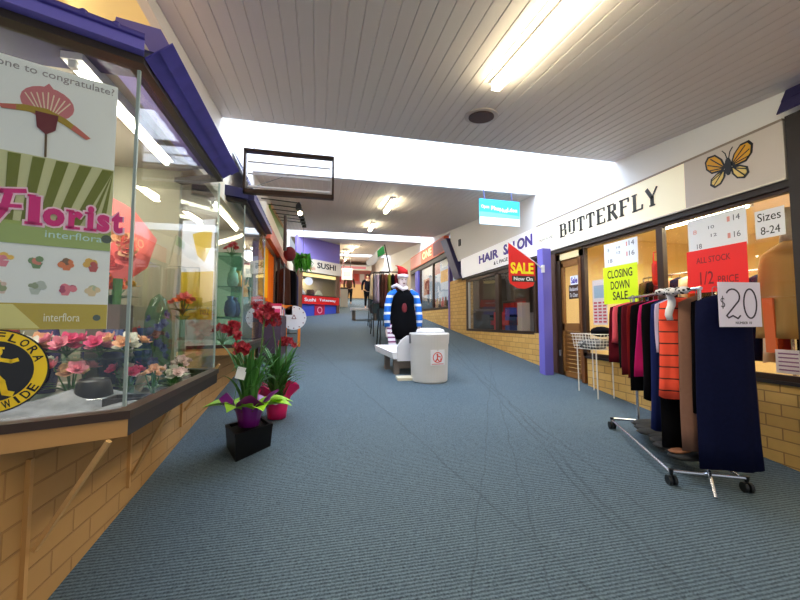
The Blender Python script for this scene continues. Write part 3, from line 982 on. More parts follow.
# ------------------------------------------------------------------ second florist bay
bay2 = [(-1.30, 4.12), (-.8, 4.34), (-.8, 6.0), (-1.17, 6.16)]
win5 = bay_window(bay2, 1.22, 2.88, 5, TANB, DARK)
pl = inset(bay2, .03)
MB().prism([(*p, 1.14) for p in pl] + [(-3.2, 6.16, 1.14), (-3.2, 3.6, 1.14)], (0, 0, .09)).build('display_deck', mat('deck_boards', (176, 168, 158)), win5)
MB().prism([(*p, 2.95) for p in pl] + [(-3.2, 6.16, 2.95), (-3.2, 3.6, 2.95)], (0, 0, .04)).build('soffit', mat('soffit_paint', (226, 220, 208)), win5)
strip(MB(), bay2[:2], -.05, .03, 2.88, 2.99).build('fascia', DKTILE, win5)
strip(MB(), bay2[1:3], -.08, .03, 2.88, 2.95).build('fascia', DKTILE, win5)
tl = MB()
tiled(tl, (-.78, 4.36, 3.05), (-.78, 6.1, 3.05), (-.99, 4.5, 3.5), (-.99, 6.1, 3.5), 3, .16)
tl.build('roof_tiles', DKTILE, win5)
batten('batten_light', (-1.2, 4.5, 2.95), (-1.2, 5.8, 2.95), 'batten light inside the second florist window')
# glass display stand with ornaments
t = thing('display_stand', 'teal edged glass display stand in the second florist window', 'stand', (-1.02, 4.9, 1.23))
TEAL = mat('teal_edge', (70, 150, 140), .3)
for z in (1.55, 1.9, 2.25):
    MB().box((-1.15, 4.5, z), (-.87, 5.3, z + .012)).build('shelf', GLASSG, t)
for y in (4.5, 5.3):
    MB().box((-1.15, y - .006, 1.23), (-.87, y + .006, 2.3)).build('side_panel', GLASSG, t)
MB().box((-1.15, 4.495, 1.54), (-1.14, 5.3, 1.56)).build('edge', TEAL, t)
for k, (y, z, lb, cc) in enumerate(((4.6, 1.562, 'blue patterned vase on the lowest glass shelf', (76, 84, 150)), (4.85, 1.562, 'dark blue vase on the lowest glass shelf', (40, 48, 96)), (4.7, 1.912, 'white ornament jar on the middle glass shelf', (222, 216, 206)), (5.0, 1.912, 'orange ornament jar on the middle glass shelf', (226, 150, 60)))):
    one(MB().loft([((-1.0, y, z + a * .24), r * .8, r * .8) for a, r in ((0, .06), (.3, .085), (.7, .07), (.85, .035), (1, .05))], 14), 'ornament_vase', mat('vase%d' % k, cc, .25, noise=.4, scale=30), lb, 'vase', smooth=True)
posy('flower_arrangement', 'red flower bunch on the second florist deck', (-1.05, 4.5, 1.23), .11, [REDP], GREENL, 7, h=.16)
posy('flower_arrangement', 'red carnations on the top glass shelf', (-1.0, 4.62, 2.262), .08, [REDP], GREENL, 6, h=.10)

# ------------------------------------------------------------------ orchids in planters
def plant(loc, label, seed, planter):
    rr = random.Random(seed)
    x, y, z = loc
    t = thing('potted_orchid', label, 'plant', loc)
    lv = MB()
    for k in range(64):
        strap(lv, (x + rr.uniform(-.05, .05), y + rr.uniform(-.05, .05), z + .16), rr.uniform(0, 6.28), .08 + .22 * rr.random(), .34 + .42 * rr.random(), .034, rr.uniform(.1, .55))
    lv.build('leaves', GREENL, t)
    return t, rr
P0, P1, P2 = Vector((-.62, 3.14, 0)), Vector((-.37, 3.40, 0)), Vector((-.76, 3.45, 0))
P3 = P1 + P2 - P0
pc = (P1 + P2) / 2
t = thing('planter_box', 'black square-edged planter box on the carpet holding the front orchid', 'planter', (pc.x, pc.y, fz(pc.y)))
def ringed(f, z):
    return [tuple(pc + (p - pc) * f + Vector((0, 0, z))) for p in (P0, P1, P3, P2)]
zb, zt = fz(3.35), fz(3.35) + .175
mb = MB()
mb.hexa([(p[0], p[1], fz(p[1]) + .002) for p in ringed(.93, 0)], ringed(1.0, zt))
mb.build('box_body', mat('black_gloss', (7, 7, 9), .45, spec=.2), t)
rim = MB()
o_, i_ = ringed(1.02, zt), ringed(.86, zt)
for k in range(4):
    j = (k + 1) % 4
    rim.hexa([o_[k], o_[j], i_[j], i_[k]], [tuple(Vector(p) + Vector((0, 0, .025))) for p in (o_[k], o_[j], i_[j], i_[k])])
rim.build('rim', mat('black_gloss', (10, 10, 12)), t)
PURP = mat('purple_wrap', (120, 22, 122), .3)
def wrapped(cx, cy, z, r, h, m, parent, seed, flare=.5):
    rr = random.Random(seed)
    mb = MB()
    seg = 28
    vs = []
    for i, (f, rf) in enumerate(((0, .72), (.35, .8), (.65, .9), (.85, 1.05), (1.0, 1.3), (1.16, 1.3 + flare))):
        for k in range(seg):
            a = 2 * PI * k / seg
            w = 1 + (.05 + .10 * f) * math.sin(a * 7 + seed) * f + .05 * math.sin(13 * a)
            hh = f * h + (.05 * math.sin(a * 4 + seed) if i >= 4 else 0) * (i - 3) * .6
            vs.append((cx + r * rf * w * math.cos(a), cy + r * rf * w * math.sin(a), z + hh))
    fs = [(i * seg + k, i * seg + (k + 1) % seg, (i + 1) * seg + (k + 1) % seg, (i + 1) * seg + k) for i in range(5) for k in range(seg)]
    fs.append(tuple(range(seg))[::-1])
    mb.add(vs, fs)
    return mb.build('pot_wrap', m, parent, True)
px0, py0, pz0 = -.56, 3.38, zt + .026
t, rr = plant((px0, py0, pz0), 'front red orchid in purple and lime wrap standing in black planter', 3, None)
wrapped(px0, py0, pz0, .115, .20, PURP, t, 1)
lime = MB()
for a, L in ((3.3, .26), (2.4, .14), (4.3, .20), (5.2, .22), (.1, .26), (1.2, .15), (-.35, .28)):
    strap(lime, (px0 + .09 * math.cos(a), py0 + .09 * math.sin(a), pz0 + .15), a, L * 1.05, .13, .26, .8)
lime.build('lime_wrap', GREEN2, t)
MB().loft([((px0, py0, pz0 + .13), .10, .10), ((px0, py0, pz0 + .17), .10, .10)], 16).build('potting_mix', mat('bark', (90, 60, 40), .9, noise=.4, scale=80), t)
st = MB()
blooms = []
def spike(pts, nb, r, spread, tt, top=.45):
    st.tube(pts, [.007] * len(pts), 6)
    a, b = Vector(pts[-2]), Vector(pts[-1])
    for k in range(nb):
        f = 1 - k / nb * top * 2
        p = a.lerp(b, f) + Vector((rr.uniform(-spread, spread), rr.uniform(-spread, spread), rr.uniform(-.02, .02)))
        m_ = MB()
        bloom(m_, p, (rr.uniform(-.8, .8), -.9, rr.uniform(-.2, .6)), r, k, 2)
        m_.build('bloom', DRED if k % 3 else DPINK, tt)
spike([(px0, py0, pz0 + .15), (px0 - .06, py0 + .02, pz0 + .5), (px0 - .13, py0 + .03, pz0 + .74), (px0 - .17, py0 + .02, pz0 + .86)], 15, .036, .07, t)
spike([(px0 + .02, py0, pz0 + .15), (px0 + .0, py0 + .02, pz0 + .45), (px0 - .05, py0 + .02, pz0 + .62), (px0 - .08, py0, pz0 + .68)], 9, .034, .06, t)
spike([(px0 + .05, py0, pz0 + .15), (px0 + .08, py0 + .02, pz0 + .6), (px0 + .10, py0 + .03, pz0 + .9), (px0 + .09, py0 + .02, pz0 + 1.02)], 18, .034, .09, t)
st.build('stems', mat('stem_green', (74, 104, 40), .5), t)
Fc = Frame((px0 - .10, py0 - .12, pz0 + .42), (.94, .2, -.3), (.25, 0, 1))
c = thing('price_card', 'small white card tucked in the front orchid leaves', 'card', tuple(Fc.o))
MB().rect(Fc, 0, 0, .075, .10, .002).build('card_sheet', PAPER, c)
MB().stroke(Fc, [(.03, 0), (.05, -.25)], .005, .003, -.004).build('card_pick', GREENL, c)

px1, py1 = -.40, 4.05
pz1 = fz(py1)
st = MB()
t, rr = plant((px1, py1, pz1), 'second red orchid in bright pink wrap on the carpet behind', 9, None)
for ch in t.children:
    pass
wrapped(px1, py1, pz1 + .002, .13, .26, mat('pink_wrap', (214, 24, 96), .35), t, 4, .3)
MB().loft([((px1, py1, pz1 + .18), .11, .11), ((px1, py1, pz1 + .21), .11, .11)], 16).build('potting_mix', mat('bark', (90, 60, 40)), t)
lv = MB()
for k in range(46):
    strap(lv, (px1, py1, pz1 + .22), rr.uniform(0, 6.28), .16 + .3 * rr.random(), .34 + .5 * rr.random(), .034, rr.uniform(.2, .6))
lv.build('leaves', GREENL, t)
spike([(px1, py1, pz1 + .2), (px1 - .02, py1, pz1 + .7), (px1 - .06, py1, pz1 + .95), (px1 - .08, py1, pz1 + 1.10)], 18, .036, .10, t)
spike([(px1 + .04, py1, pz1 + .2), (px1 + .08, py1, pz1 + .55), (px1 + .08, py1, pz1 + .75), (px1 + .10, py1 - .02, pz1 + .80)], 13, .034, .09, t)
st.build('stems', mat('stem_green', (74, 104, 40)), t)
bow = MB()
for s in (-1, 1):
    bow.loft([((px1 - .05 + s * .05, py1 - .15, pz1 + .20 + dz), r, .012) for dz, r in ((-.035, .012), (-.02, .045), (.02, .045), (.035, .012))], 10)
bow.build('ribbon_bow', mat('ribbon_white', (244, 226, 232), .4), t)

# ------------------------------------------------------------------ left side further along
# hanging empty sign cabinet
Fh = Frame((-.78, 4.1, 2.86), (1, 0, 0))
t = thing('sign_frame', 'empty open sign box of brown metal hanging near the purple roof', 'sign frame', (-.3, 4.1, 2.86))
y0, y1 = 4.10, 4.17
mb = MB()
x0, x1, z0, z1 = -.80, .16, 2.885, 3.375
for a, b in (((x0, z0), (x1, z0 + .045)), ((x0, z1 - .03), (x1, z1)), ((x0, z0), (x0 + .022, z1)), ((x1 - .022, z0), (x1, z1))):
    mb.box((a[0], y0, a[1]), (b[0], y1, b[1]))
mb.build('frame', BROWNM, t)
for z, r, m_ in ((2.965, .014, TUBEM), (3.11, .010, mat('dead_tube', (230, 226, 232), .3)), (3.24, .010, mat('dead_tube', (230, 226, 232), .3))):
    MB().tube([(x0 + .04, 4.135, z), (x1 - .04, 4.135, z)], r, 8).build('tube', mat('dead_tube', (230, 226, 232), .3), t)
MB().tube([(x0 + .05, 4.14, 2.94), (-.25, 4.14, 3.17), (x1 - .05, 4.14, 3.32)], .004, 5).build('cable', mat('grey_cable', (150, 150, 150), .5), t)
MB().tube([(-.70, 4.135, z1), (-.70, 4.13, cz(4.1) + .55)], .004, 5).build('hanger_wire', STEELG, t)
MB().tube([(.02, 4.135, z1), (.02, 4.13, cz(4.1) + .55)], .003, 5).build('hanger_wire', STEELG, t)

# shopfront 2 (orange) : fascia, drapes, timber panel
Fl = Frame((-.8, 0, 0), (0, 1, 0))
wl = root('wall_left', (-.9, 7.4, 0))
MB().box((-.86, 6.3, 2.88), (-.78, 9.6, 3.10)).build('fascia', mat('rust_sign', (186, 84, 54), .5), wl)
MB().box((-1.05, 6.3, 3.05), (-.86, 13.3, 3.5)).build('panel', mat('warm_white_paint', (240, 226, 200)), wl)
MB().box((-.98, 8.2, 1.0), (-.90, 9.3, 2.95)).build('panel', mat('dark_timber', (84, 60, 46), .5, noise=.3, scale=12), wl)
MB().box((-1.2, 9.3, 1.1), (-1.1, 13.3, 3.3)).build('panel', mat('deep_brown', (60, 44, 40), .6), wl)  # dark brown wall past the timber panel
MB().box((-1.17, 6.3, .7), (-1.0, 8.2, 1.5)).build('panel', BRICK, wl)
MB().box((-.86, 8.18, 2.9), (-.80, 8.25, 1.0)).build('post', BROWNM, wl)
MB().tube([(-.61, 7.0, 3.48), (-.61, 7.0, 2.82)], .03, 10).build('post', BROWNM, wl)
def drape(name, y0, y1, x, z0, z1, m, label, cat='drape'):
    mb = MB()
    n = 24
    vs = []
    for j in range(2):
        for i in range(n + 1):
            f = i / n
            vs.append((x + .035 * math.sin(f * 22), y0 + (y1 - y0) * f, (z0, z1)[j]))
    for j in range(2):
        for i in range(n + 1):
            f = i / n
            vs.append((x - .01 + .035 * math.sin(f * 22), y0 + (y1 - y0) * f, (z0, z1)[j]))
    k = n + 1
    fs = [(i, i + 1, k + i + 1, k + i) for i in range(n)] + [(2 * k + i + 1, 2 * k + i, 3 * k + i, 3 * k + i + 1) for i in range(n)]
    fs += [(0, k, 3 * k, 2 * k), (n, 2 * k + n, 3 * k + n, k + n)]
    mb.add(vs, fs)
    return one(mb, name, m, label, cat)
drape('drape', 6.35, 7.2, -.95, 1.95, 2.87, mat('marigold_cloth', (246, 168, 24), .7), 'bright marigold drape in the orange shopfront beyond the florist')
drape('drape', 7.25, 8.1, -.95, 1.9, 2.87, mat('orange_cloth', (236, 110, 24), .7), 'deep orange drape beside the marigold one')

def garment(parent, org, ax, zt, wt, wb, zb, th, m, name='cloth_body', seed=0, folds=5, sleeve=0, shoulder=.05):
    """closed cloth form hanging from org; ax = horizontal direction of its width"""
    ax = Vector((ax[0], ax[1], 0)).normalized()
    nv = Vector((-ax.y, ax.x, 0))
    rr = random.Random(seed)
    ph = rr.uniform(0, 6)
    seg = 28
    lv = [(zt, .18, .4), (zt - shoulder * .5, .6, .7), (zt - shoulder, .95, .9)]
    n = 7
    rows = []
    for z, wf, tf in lv:
        rows.append((z, wt / 2 * wf, th / 2 * tf, 0))
    for i in range(1, n + 1):
        f = i / n
        rows.append((zt - shoulder + (zb - zt + shoulder) * f, (wt + (wb - wt) * f) / 2, th / 2 * (1 + .3 * f), f))
    vs = []
    for z, w, tt, f in rows:
        for k in range(seg):
            a = 2 * PI * k / seg
            cx = math.copysign(abs(math.cos(a)) ** .7, math.cos(a))
            sy = math.sin(a)
            fold = 1 + .35 * f * math.sin(folds * cx * 2.2 + ph + f)
            wob = .012 * f * math.sin(5 * f + ph + 3 * cx)
            p = Vector(org) * 1.0
            p = Vector((org[0], org[1], 0)) + ax * (w * cx) + nv * (tt * sy * fold + wob)
            vs.append((p.x, p.y, z + (.008 * math.sin(3 * a + ph) if f == 1 else 0)))
    R_ = len(rows)
    fs = [(i * seg + k, i * seg + (k + 1) % seg, (i + 1) * seg + (k + 1) % seg, (i + 1) * seg + k) for i in range(R_ - 1) for k in range(seg)]
    fs += [tuple(range(seg)), tuple((R_ - 1) * seg + k for k in range(seg))[::-1]]
    mb = MB().add(vs, fs)
    o = mb.build(name, m, parent, True)
    return o
def hanger(parent, org, ax, zr, zt, w):
    ax = Vector((ax[0], ax[1], 0)).normalized()
    o = Vector((org[0], org[1], 0))
    mb = MB()
    hk = [o + Vector((0, 0, zt)), o + Vector((0, 0, zr - .03))]
    hk += [o + ax * (.02 - .02 * math.cos(a)) * 1.0 + Vector((0, 0, zr - .0 + .02 * math.sin(a))) for a in [PI * k / 5 for k in range(6)]]
    mb.tube(hk, .003, 5)
    mb.tube([o - ax * w / 2 + Vector((0, 0, zt - .05)), o + Vector((0, 0, zt)), o + ax * w / 2 + Vector((0, 0, zt - .05))], .006, 5)
    return mb.build('hanger', STEELG, parent)
def hung(label, org, ax, zr, wt, wb, L, th, m, seed, group, cat='garment', name='hanging_garment', folds=5, zdrop=.05, shoulder=.05, extra=None):
    t = thing(name, label, cat, (org[0], org[1], zr - zdrop - L), 0, group)
    hanger(t, org, ax, zr, zr - zdrop, wt * .8)
    garment(t, org, ax, zr - zdrop, wt, wb, zr - zdrop - L, th, m, seed=seed, folds=folds, shoulder=shoulder)
    return t

# dark garments on a rail by the left shops
t = thing('garment_rail', 'dark rail of black clothes beyond the orange shopfront', 'rack', (-.72, 8.8, fz(8.8)))
MB().tube([(-.7, 8.0, 2.72), (-.7, 9.6, 2.72)], .014).build('rail', STEELG, t)
for y in (8.0, 9.6):
    MB().tube([(-.7, y, fz(y)), (-.7, y, 2.72)], .014).build('upright', STEELG, t)
    MB().tube([(-.9, y, fz(y) + .02), (-.5, y, fz(y) + .02)], .016).build('foot', STEELG, t)
cl = [('brown', mat('brown_cloth', (74, 46, 36), .85)), ('black', BLK), ('charcoal', mat('charcoal_cloth', (44, 42, 48), .85)), ('navy', NAVY), ('dark violet', mat('violet_cloth', (70, 50, 90), .85)), ('blue', mat('denim', (50, 84, 130), .85))]
for k in range(6):
    n_, m_ = cl[k]
    hung('%s coat on the rail beyond the orange shopfront' % n_, (-.7, 8.15 + .24 * k), (1, .1), 2.72, (.22, .44)[k > 0], (.26, .46)[k > 0], (.8, 1.15, 1.0, 1.1, 1.0, 1.0)[k], .12, m_, k, 'coats on the dark rail')
one(MB().ball((-.60, 8.05, 2.95), .13, .13, .16), 'hat', mat('dark_red_felt', (110, 26, 36), .8), 'dark red hat on top of the rail post', 'hat', smooth=True)

# round white pavement sign
t = thing('pavement_sign', 'round white sign on orange stand before the left shops', 'sign', (-.5, 7.9, fz(7.9)))
Fs = Frame((-.5, 7.9, fz(7.9)), (1, 0, 0))
ORG = mat('orange_board', (240, 130, 20), .5)
MB().disc(Fs, .02, .60, .25, d=.02, seg=32).build('disc', PAPER, t)
MB().rect(Fs, -.32, .66, -.02, .86, .02, .0).build('top_board', ORG, t)
MB().rect(Fs, -.22, .0, -.12, .66, .02, -.022).build('leg', ORG, t)
MB().rect(Fs, .10, .0, .15, .45, .02, -.022).build('leg', ORG, t)
mk = MB()
for k in range(12):
    a = 2 * PI * k / 12
    mk.disc(Fs, .02 + .215 * math.cos(a), .60 + .215 * math.sin(a), .014, d=.002, d0=.02, seg=8)
mk.stroke(Fs, [(-.02, .58), (.02, .66), (.06, .58), (-.02, .58)], .016, .002, .02)
mk.build('print', mat('mauve_grey_ink', (150, 110, 120), .5), t)
# racks of small goods beside it
t = thing('goods_stand', 'low stand of pink and dark goods behind the orchids', 'stand', (-.75, 6.9, fz(6.9)))
MB().box((-.95, 6.4, fz(6.9)), (-.6, 7.5, fz(6.9) + .75)).build('stand_body', mat('dark_violet', (60, 40, 60), .6), t)
for k in range(8):
    one(MB().box((-.62, 6.42 + .13 * k, fz(6.9) + .75), (-.80, 6.52 + .13 * k, fz(6.9) + .86 + .05 * (k % 3))), 'packet', mat('pk%d' % k, [(220, 60, 110), (240, 210, 210), (180, 30, 70), (250, 240, 236), (60, 60, 120), (230, 140, 60), (230, 90, 140), (90, 140, 170)][k], .5), ['crimson pink', 'pale rose', 'deep red', 'white', 'navy', 'orange', 'pink', 'pale blue'][k] + ' packet on the low goods stand', 'packet', 'packets on the low stand')

# wall sign with six arm spotlights
t = thing('wall_sign', 'green and tan sign board on the left bulkhead under spotlights', 'sign', (-1.0, 9.5, 3.40))
MB().hexa([(-.99, 7.6, 3.30), (-.95, 7.6, 3.30), (-.95, 11.6, 3.85), (-.99, 11.6, 3.85)], [(-.99, 7.6, 3.86), (-.95, 7.6, 3.86), (-.95, 11.6, 4.22), (-.99, 11.6, 4.22)]).build('board', mat('sign_green', (126, 150, 40), .5), t)
MB().hexa([(-.95, 7.6, 3.80), (-.94, 7.6, 3.80), (-.94, 11.6, 4.17), (-.95, 11.6, 4.17)], [(-.95, 7.6, 3.90), (-.94, 7.6, 3.90), (-.94, 11.6, 4.25), (-.95, 11.6, 4.25)]).build('trim', mat('tan_trim', (190, 140, 90), .5), t)
for k in range(6):
    y = 6.7 + .55 * k
    zz = 3.62 + .075 * k
    t = thing('spotlight', ['nearest', 'second', 'third', 'fourth', 'fifth', 'furthest'][k] + ' arm spotlight over the green wall sign', 'light', (-1.0, y, zz), 0, 'arm spotlights on the left wall')
    MB().tube([(-1.0, y, zz + .06), (-.38, y, zz + .02)], .009, 6).build('arm', BLACK, t)
    MB().loft([((-.36, y, zz - .10), .055, .055), ((-.36, y, zz - .02), .05, .05), ((-.36, y, zz + .03), .02, .02)], 12).build('lamp_head', BLACK, t)
    if k in (1,):
        MB().ball((-.36, y - .03, zz - .09), .045).build('bulb', emission('bulb_glow', (255, 236, 190), 14), t)

# hanging fern basket
t = thing('hanging_fern', 'bright green hanging fern in front of the sushi shop', 'plant', (-.45, 10.5, 2.8))
lv = MB()
rr = random.Random(5)
for k in range(150):
    a = rr.uniform(0, 6.28)
    strap(lv, (-.42 + rr.uniform(-.2, .2), 10.5 + rr.uniform(-.1, .1), 3.32 + rr.uniform(-.05, .12)), a, .05 + .12 * rr.random(), -.25 - .35 * rr.random(), .06, .2)
for k in range(40):
    a = rr.uniform(0, 6.28)
    strap(lv, (-.42, 10.5, 3.25), a, .28, .15 * rr.random(), .07, .9)
lv.build('fronds', mat('fern_green', (72, 170, 40), .5, noise=.4, scale=15), t)
MB().loft([((-.42, 10.5, 3.18), .06, .06), ((-.42, 10.5, 3.32), .12, .12)], 14).build('basket', mat('basket_brown', (80, 60, 30), .8), t)
MB().tube([(-.42, 10.5, 3.3), (-.42, 10.5, cz(10.5))], .006, 5).build('hook_wire', STEELG, t)

# ------------------------------------------------------------------ sushi kiosk on the angle
s45, c45 = math.sin(math.radians(46.7)), math.cos(math.radians(46.7))
FK = Frame((-.75, 13.31, 0), (s45, c45, 0))
LK = 2.2
r = root('wall_kiosk', (-.75, 13.31, 1.66))
MB().rect(FK, 0, 3.83, LK, 4.62, .08, -.1).build('panel', mat('violet_wall', (140, 124, 196), .6), r)
MB().rect(FK, 0.1, 1.6, LK, 2.20, .06, -.1).build('panel', mat('kiosk_blue', (64, 84, 196), .5), r)
MB().rect(FK, 0.1, 1.6, .28, 3.34, .1, -.1).build('post', mat('kiosk_brown', (120, 84, 60), .5), r)
MB().rect(FK, LK - .16, 1.6, LK, 3.34, .1, -.1).build('post', mat('kiosk_brown', (120, 84, 60), .5), r)
MB().rect(FK, .28, 2.46, LK - .16, 2.49, .1, -.1).build('counter', DARK, r)
MB().rect(FK, .28, 2.49, LK - .16, 3.22, .006, -.08).build('pane', GLASS, r)
MB().rect(FK, .28, 3.18, LK - .16, 3.30, .03, -.1).build('light_strip', mat('cream_strip', (250, 226, 150), .5, emit=.6), r)
struct(MB().box((-2.2, 15.8, 1.6), (.84, 15.9, 4.5)).build('wall_back', mat('kiosk_back', (150, 140, 120), .7)))
t = thing('sushi_sign', 'cream shop sign above the angled sushi kiosk window', 'sign', FK.at(1.1, 3.34))
MB().rect(FK, .12, 3.34, LK + .05, 3.83, .05, -.02).build('board', mat('cream_sign', (246, 232, 206), .5), t)
text('SUSHI', 'lettering', INK, t, FK, .95, 3.52, .98, .22, .006, bold=.02, d0=.03)
text('fresh', 'lettering', mat('orange_ink', (226, 120, 50), .5), t, FK, .50, 3.42, .34, .14, .006, d0=.03)
t = thing('banner', 'red banner with white words below the sushi window', 'banner', FK.at(1.1, 2.18))
MB().rect(FK, .26, 2.16, LK - .05, 2.46, .012, .01).build('cloth_sheet', RED, t)
text('Sushi', 'lettering', PAPER, t, FK, .36, 2.25, .55, .13, .004, bold=.02, d0=.023)
text('Takeaway', 'lettering', PAPER, t, FK, 1.08, 2.25, .88, .13, .004, bold=.02, d0=.023)
t = thing('counter_sign', 'small crimson square sign on the blue kiosk front', 'sign', FK.at(1.1, 1.72))
MB().rect(FK, .90, 1.72, 1.40, 2.14, .015, -.035).build('board', mat('crimson', (200, 20, 70), .5), t)
k_ = MB().ring(FK, 1.15, 1.95, .13, .04, .004, -.018)
k_.build('emblem', mat('pink_ink', (250, 170, 190), .5), t)
for k in range(3):
    one(MB().loft([((FK.at(.55 + .42 * k, 2.5, -.35).x, FK.at(.55 + .42 * k, 2.5, -.35).y, 2.50 + z), a, a) for z, a in ((0, .12), (.04, .16), (.22, .05 if k != 1 else .14))], 14), 'serving_dish', mat('dish%d' % k, [(240, 240, 240), (90, 60, 50), (200, 190, 150)][k], .4), ['white dish', 'dark pot', 'straw coloured dish'][k] + ' on the sushi kiosk counter', 'dish')
Fn = FK.up(-.06)
one(MB().disc(Fn, .62, 3.0, .20, .15, d=.004), 'window_sticker', PAPER, 'round white sticker on the sushi window glass', 'sticker')

# ------------------------------------------------------------------ ceiling fittings
batten('batten_light', (1.45, .4, cz(.4)), (1.42, 2.70, cz(2.70)), 'long fluorescent batten light on the near ceiling', w=.085, h=.02, tube=TUBEW, diffuser=True)
batten('batten_light', (1.45, -3.2, cz(-3.2)), (1.45, -.6, cz(-.6)), 'fluorescent batten light on the ceiling behind the viewpoint', w=.085, h=.02, tube=TUBEW, diffuser=True)
t = thing('ceiling_vent', 'round dark ceiling vent beyond the near batten light', 'vent', (1.57, 3.27, cz(3.27)))
def tilt(rad, z0, z1, seg=28):
    vs = []
    for dz in (z0, z1):
        for k in range(seg):
            a = 2 * PI * k / seg
            y = 3.27 + rad * math.sin(a)
            vs.append((1.57 + rad * math.cos(a), y, cz(y) - dz))
    return MB().add(vs, [tuple(range(seg)), tuple(range(seg, 2 * seg))[::-1]] + [(k, (k + 1) % seg, seg + (k + 1) % seg, seg + k) for k in range(seg)])
tilt(.165, 0, .012).build('flange', mat('vent_rim', (200, 186, 176), .5), t)
tilt(.125, .012, .022).build('grille', mat('vent_brown', (74, 44, 34), .6, noise=.5, scale=90), t)
for k, (x, y, L) in enumerate(((1.43, 7.3, .55), (1.46, 10.05, .5), (1.48, 16.0, .6), (1.4, 18.3, .6), (1.66, 23.0, .6))):
    batten('batten_light', (x - .04, y - L, cz(y - L)), (x, y + L, cz(y + L)), ['short batten light just past the first skylight', 'second short batten light past the first skylight', 'batten light past the second skylight', 'batten light before the last skylight', 'furthest batten light on the ceiling'][k], w=.09, h=.05, tube=TUBEW, r=.022, group='corridor batten lights', diffuser=True)

# ------------------------------------------------------------------ right: butterfly fashion shop
FR = Frame((XR, 0, 0), (0, -1, 0))         # u = -y
def ru(y):
    return -y
# fascia sign
t = thing('shop_sign', 'long cream fascia sign lettered BUTTERFLY with a butterfly emblem', 'sign', (XR, 3.9, 2.70))
MB().box((XR - .05, 3.05, 2.70), (XR + .1, 5.75, 3.20)).build('lit_panel', mat('lit_cream', (246, 236, 206), .45, emit=.22), t)
MB().box((XR - .05, 2.2, 2.70), (XR + .1, 3.05, 3.20)).build('unlit_panel', mat('unlit_sign', (206, 194, 184), .45), t)
MB().box((XR - .056, 2.2, 3.195), (XR + .1, 5.75, 3.215)).build('top_trim', mat('beige_trim', (150, 134, 118), .5), t)
MB().box((XR - .056, 2.2, 2.69), (XR + .1, 5.75, 2.705)).build('bottom_trim', mat('pale_trim', (226, 216, 200), .5), t)
FS = Frame((XR - .05, 0, 0), (0, -1, 0))
# serif letters drawn with thick stems and thin joins
GL = {
 'B': [('v', .16), ('h', .1, .7, 1.0), ('h', .1, .7, .52), ('h', .1, .72, .0), ('v2', .78, .55, .95), ('v2', .84, .06, .5)],
 'U': [('v2', .18, .15, 1.0), ('v2', .82, .1, 1.0), ('h', .25, .8, .02)],
 'T': [('v', .5), ('h', .02, .98, .97), ('d', .06, .97, .02, .72), ('d', .94, .97, .98, .72)],
 'E': [('v', .2), ('h', .1, .9, 1.0), ('h', .1, .7, .52), ('h', .1, .92, .0), ('d', .9, 1.0, .9, .8), ('d', .92, .0, .92, .22)],
 'R': [('v', .18), ('h', .1, .7, 1.0), ('h', .1, .7, .5), ('v2', .78, .53, .95), ('D', .5, .5, .95, .0)],
 'F': [('v', .22), ('h', .1, .92, 1.0), ('h', .1, .72, .52), ('d', .92, 1.0, .92, .78)],
 'L': [('v', .22), ('h', .1, .9, .02), ('d', .9, .02, .92, .25)],
 'Y': [('v2', .5, .0, .5), ('D', .08, 1.0, .5, .45), ('d', .92, 1.0, .5, .45)],
}
def serif(mb, ch, fr, x, y, w, h, d0):
    tk, tn = w * .28, h * .09
    def X(a): return x + a * w
    def Yv(a): return y + a * h
    def foot(a, b):
        mb.rect(fr, X(a) - tk * .85, Yv(b) - tn * .5, X(a) + tk * .85, Yv(b) + tn * .5, .006, d0)
    for g in GL[ch]:
        if g[0] == 'v':
            mb.rect(fr, X(g[1]) - tk / 2, Yv(0), X(g[1]) + tk / 2, Yv(1), .006, d0)
            foot(g[1], 0)
            foot(g[1], 1)
        elif g[0] == 'v2':
            mb.rect(fr, X(g[1]) - tk / 2, Yv(g[2]), X(g[1]) + tk / 2, Yv(g[3]), .006, d0)
            if g[3] == 1.0:
                foot(g[1], 1)
            if g[2] == 0:
                foot(g[1], 0)
        elif g[0] == 'h':
            mb.rect(fr, X(g[1]), Yv(g[3]) - tn / 2, X(g[2]), Yv(g[3]) + tn / 2, .006, d0)
        else:
            mb.stroke(fr, [(X(g[1]), Yv(g[2])), (X(g[3]), Yv(g[4]))], tk if g[0] == 'D' else tn * 1.2, .006, d0)
import itertools
ya, yb = 5.10, 3.32
nL = 9
GOLDK = mat('dark_letter', (34, 26, 16), .5)
for i, ch in enumerate('BUTTERFLY'):
    mb = MB()
    w = (ya - yb) / nL
    serif(mb, ch, FS, -ya + i * w, 2.86, w * .78, .20, 0.0)
    mb.build('letter', GOLDK, t)
text('FASHION AND', 'small_lettering', mat('grey_ink', (90, 90, 100)), t, FS, -5.68, 2.90, .40, .05, .002, bold=.0)
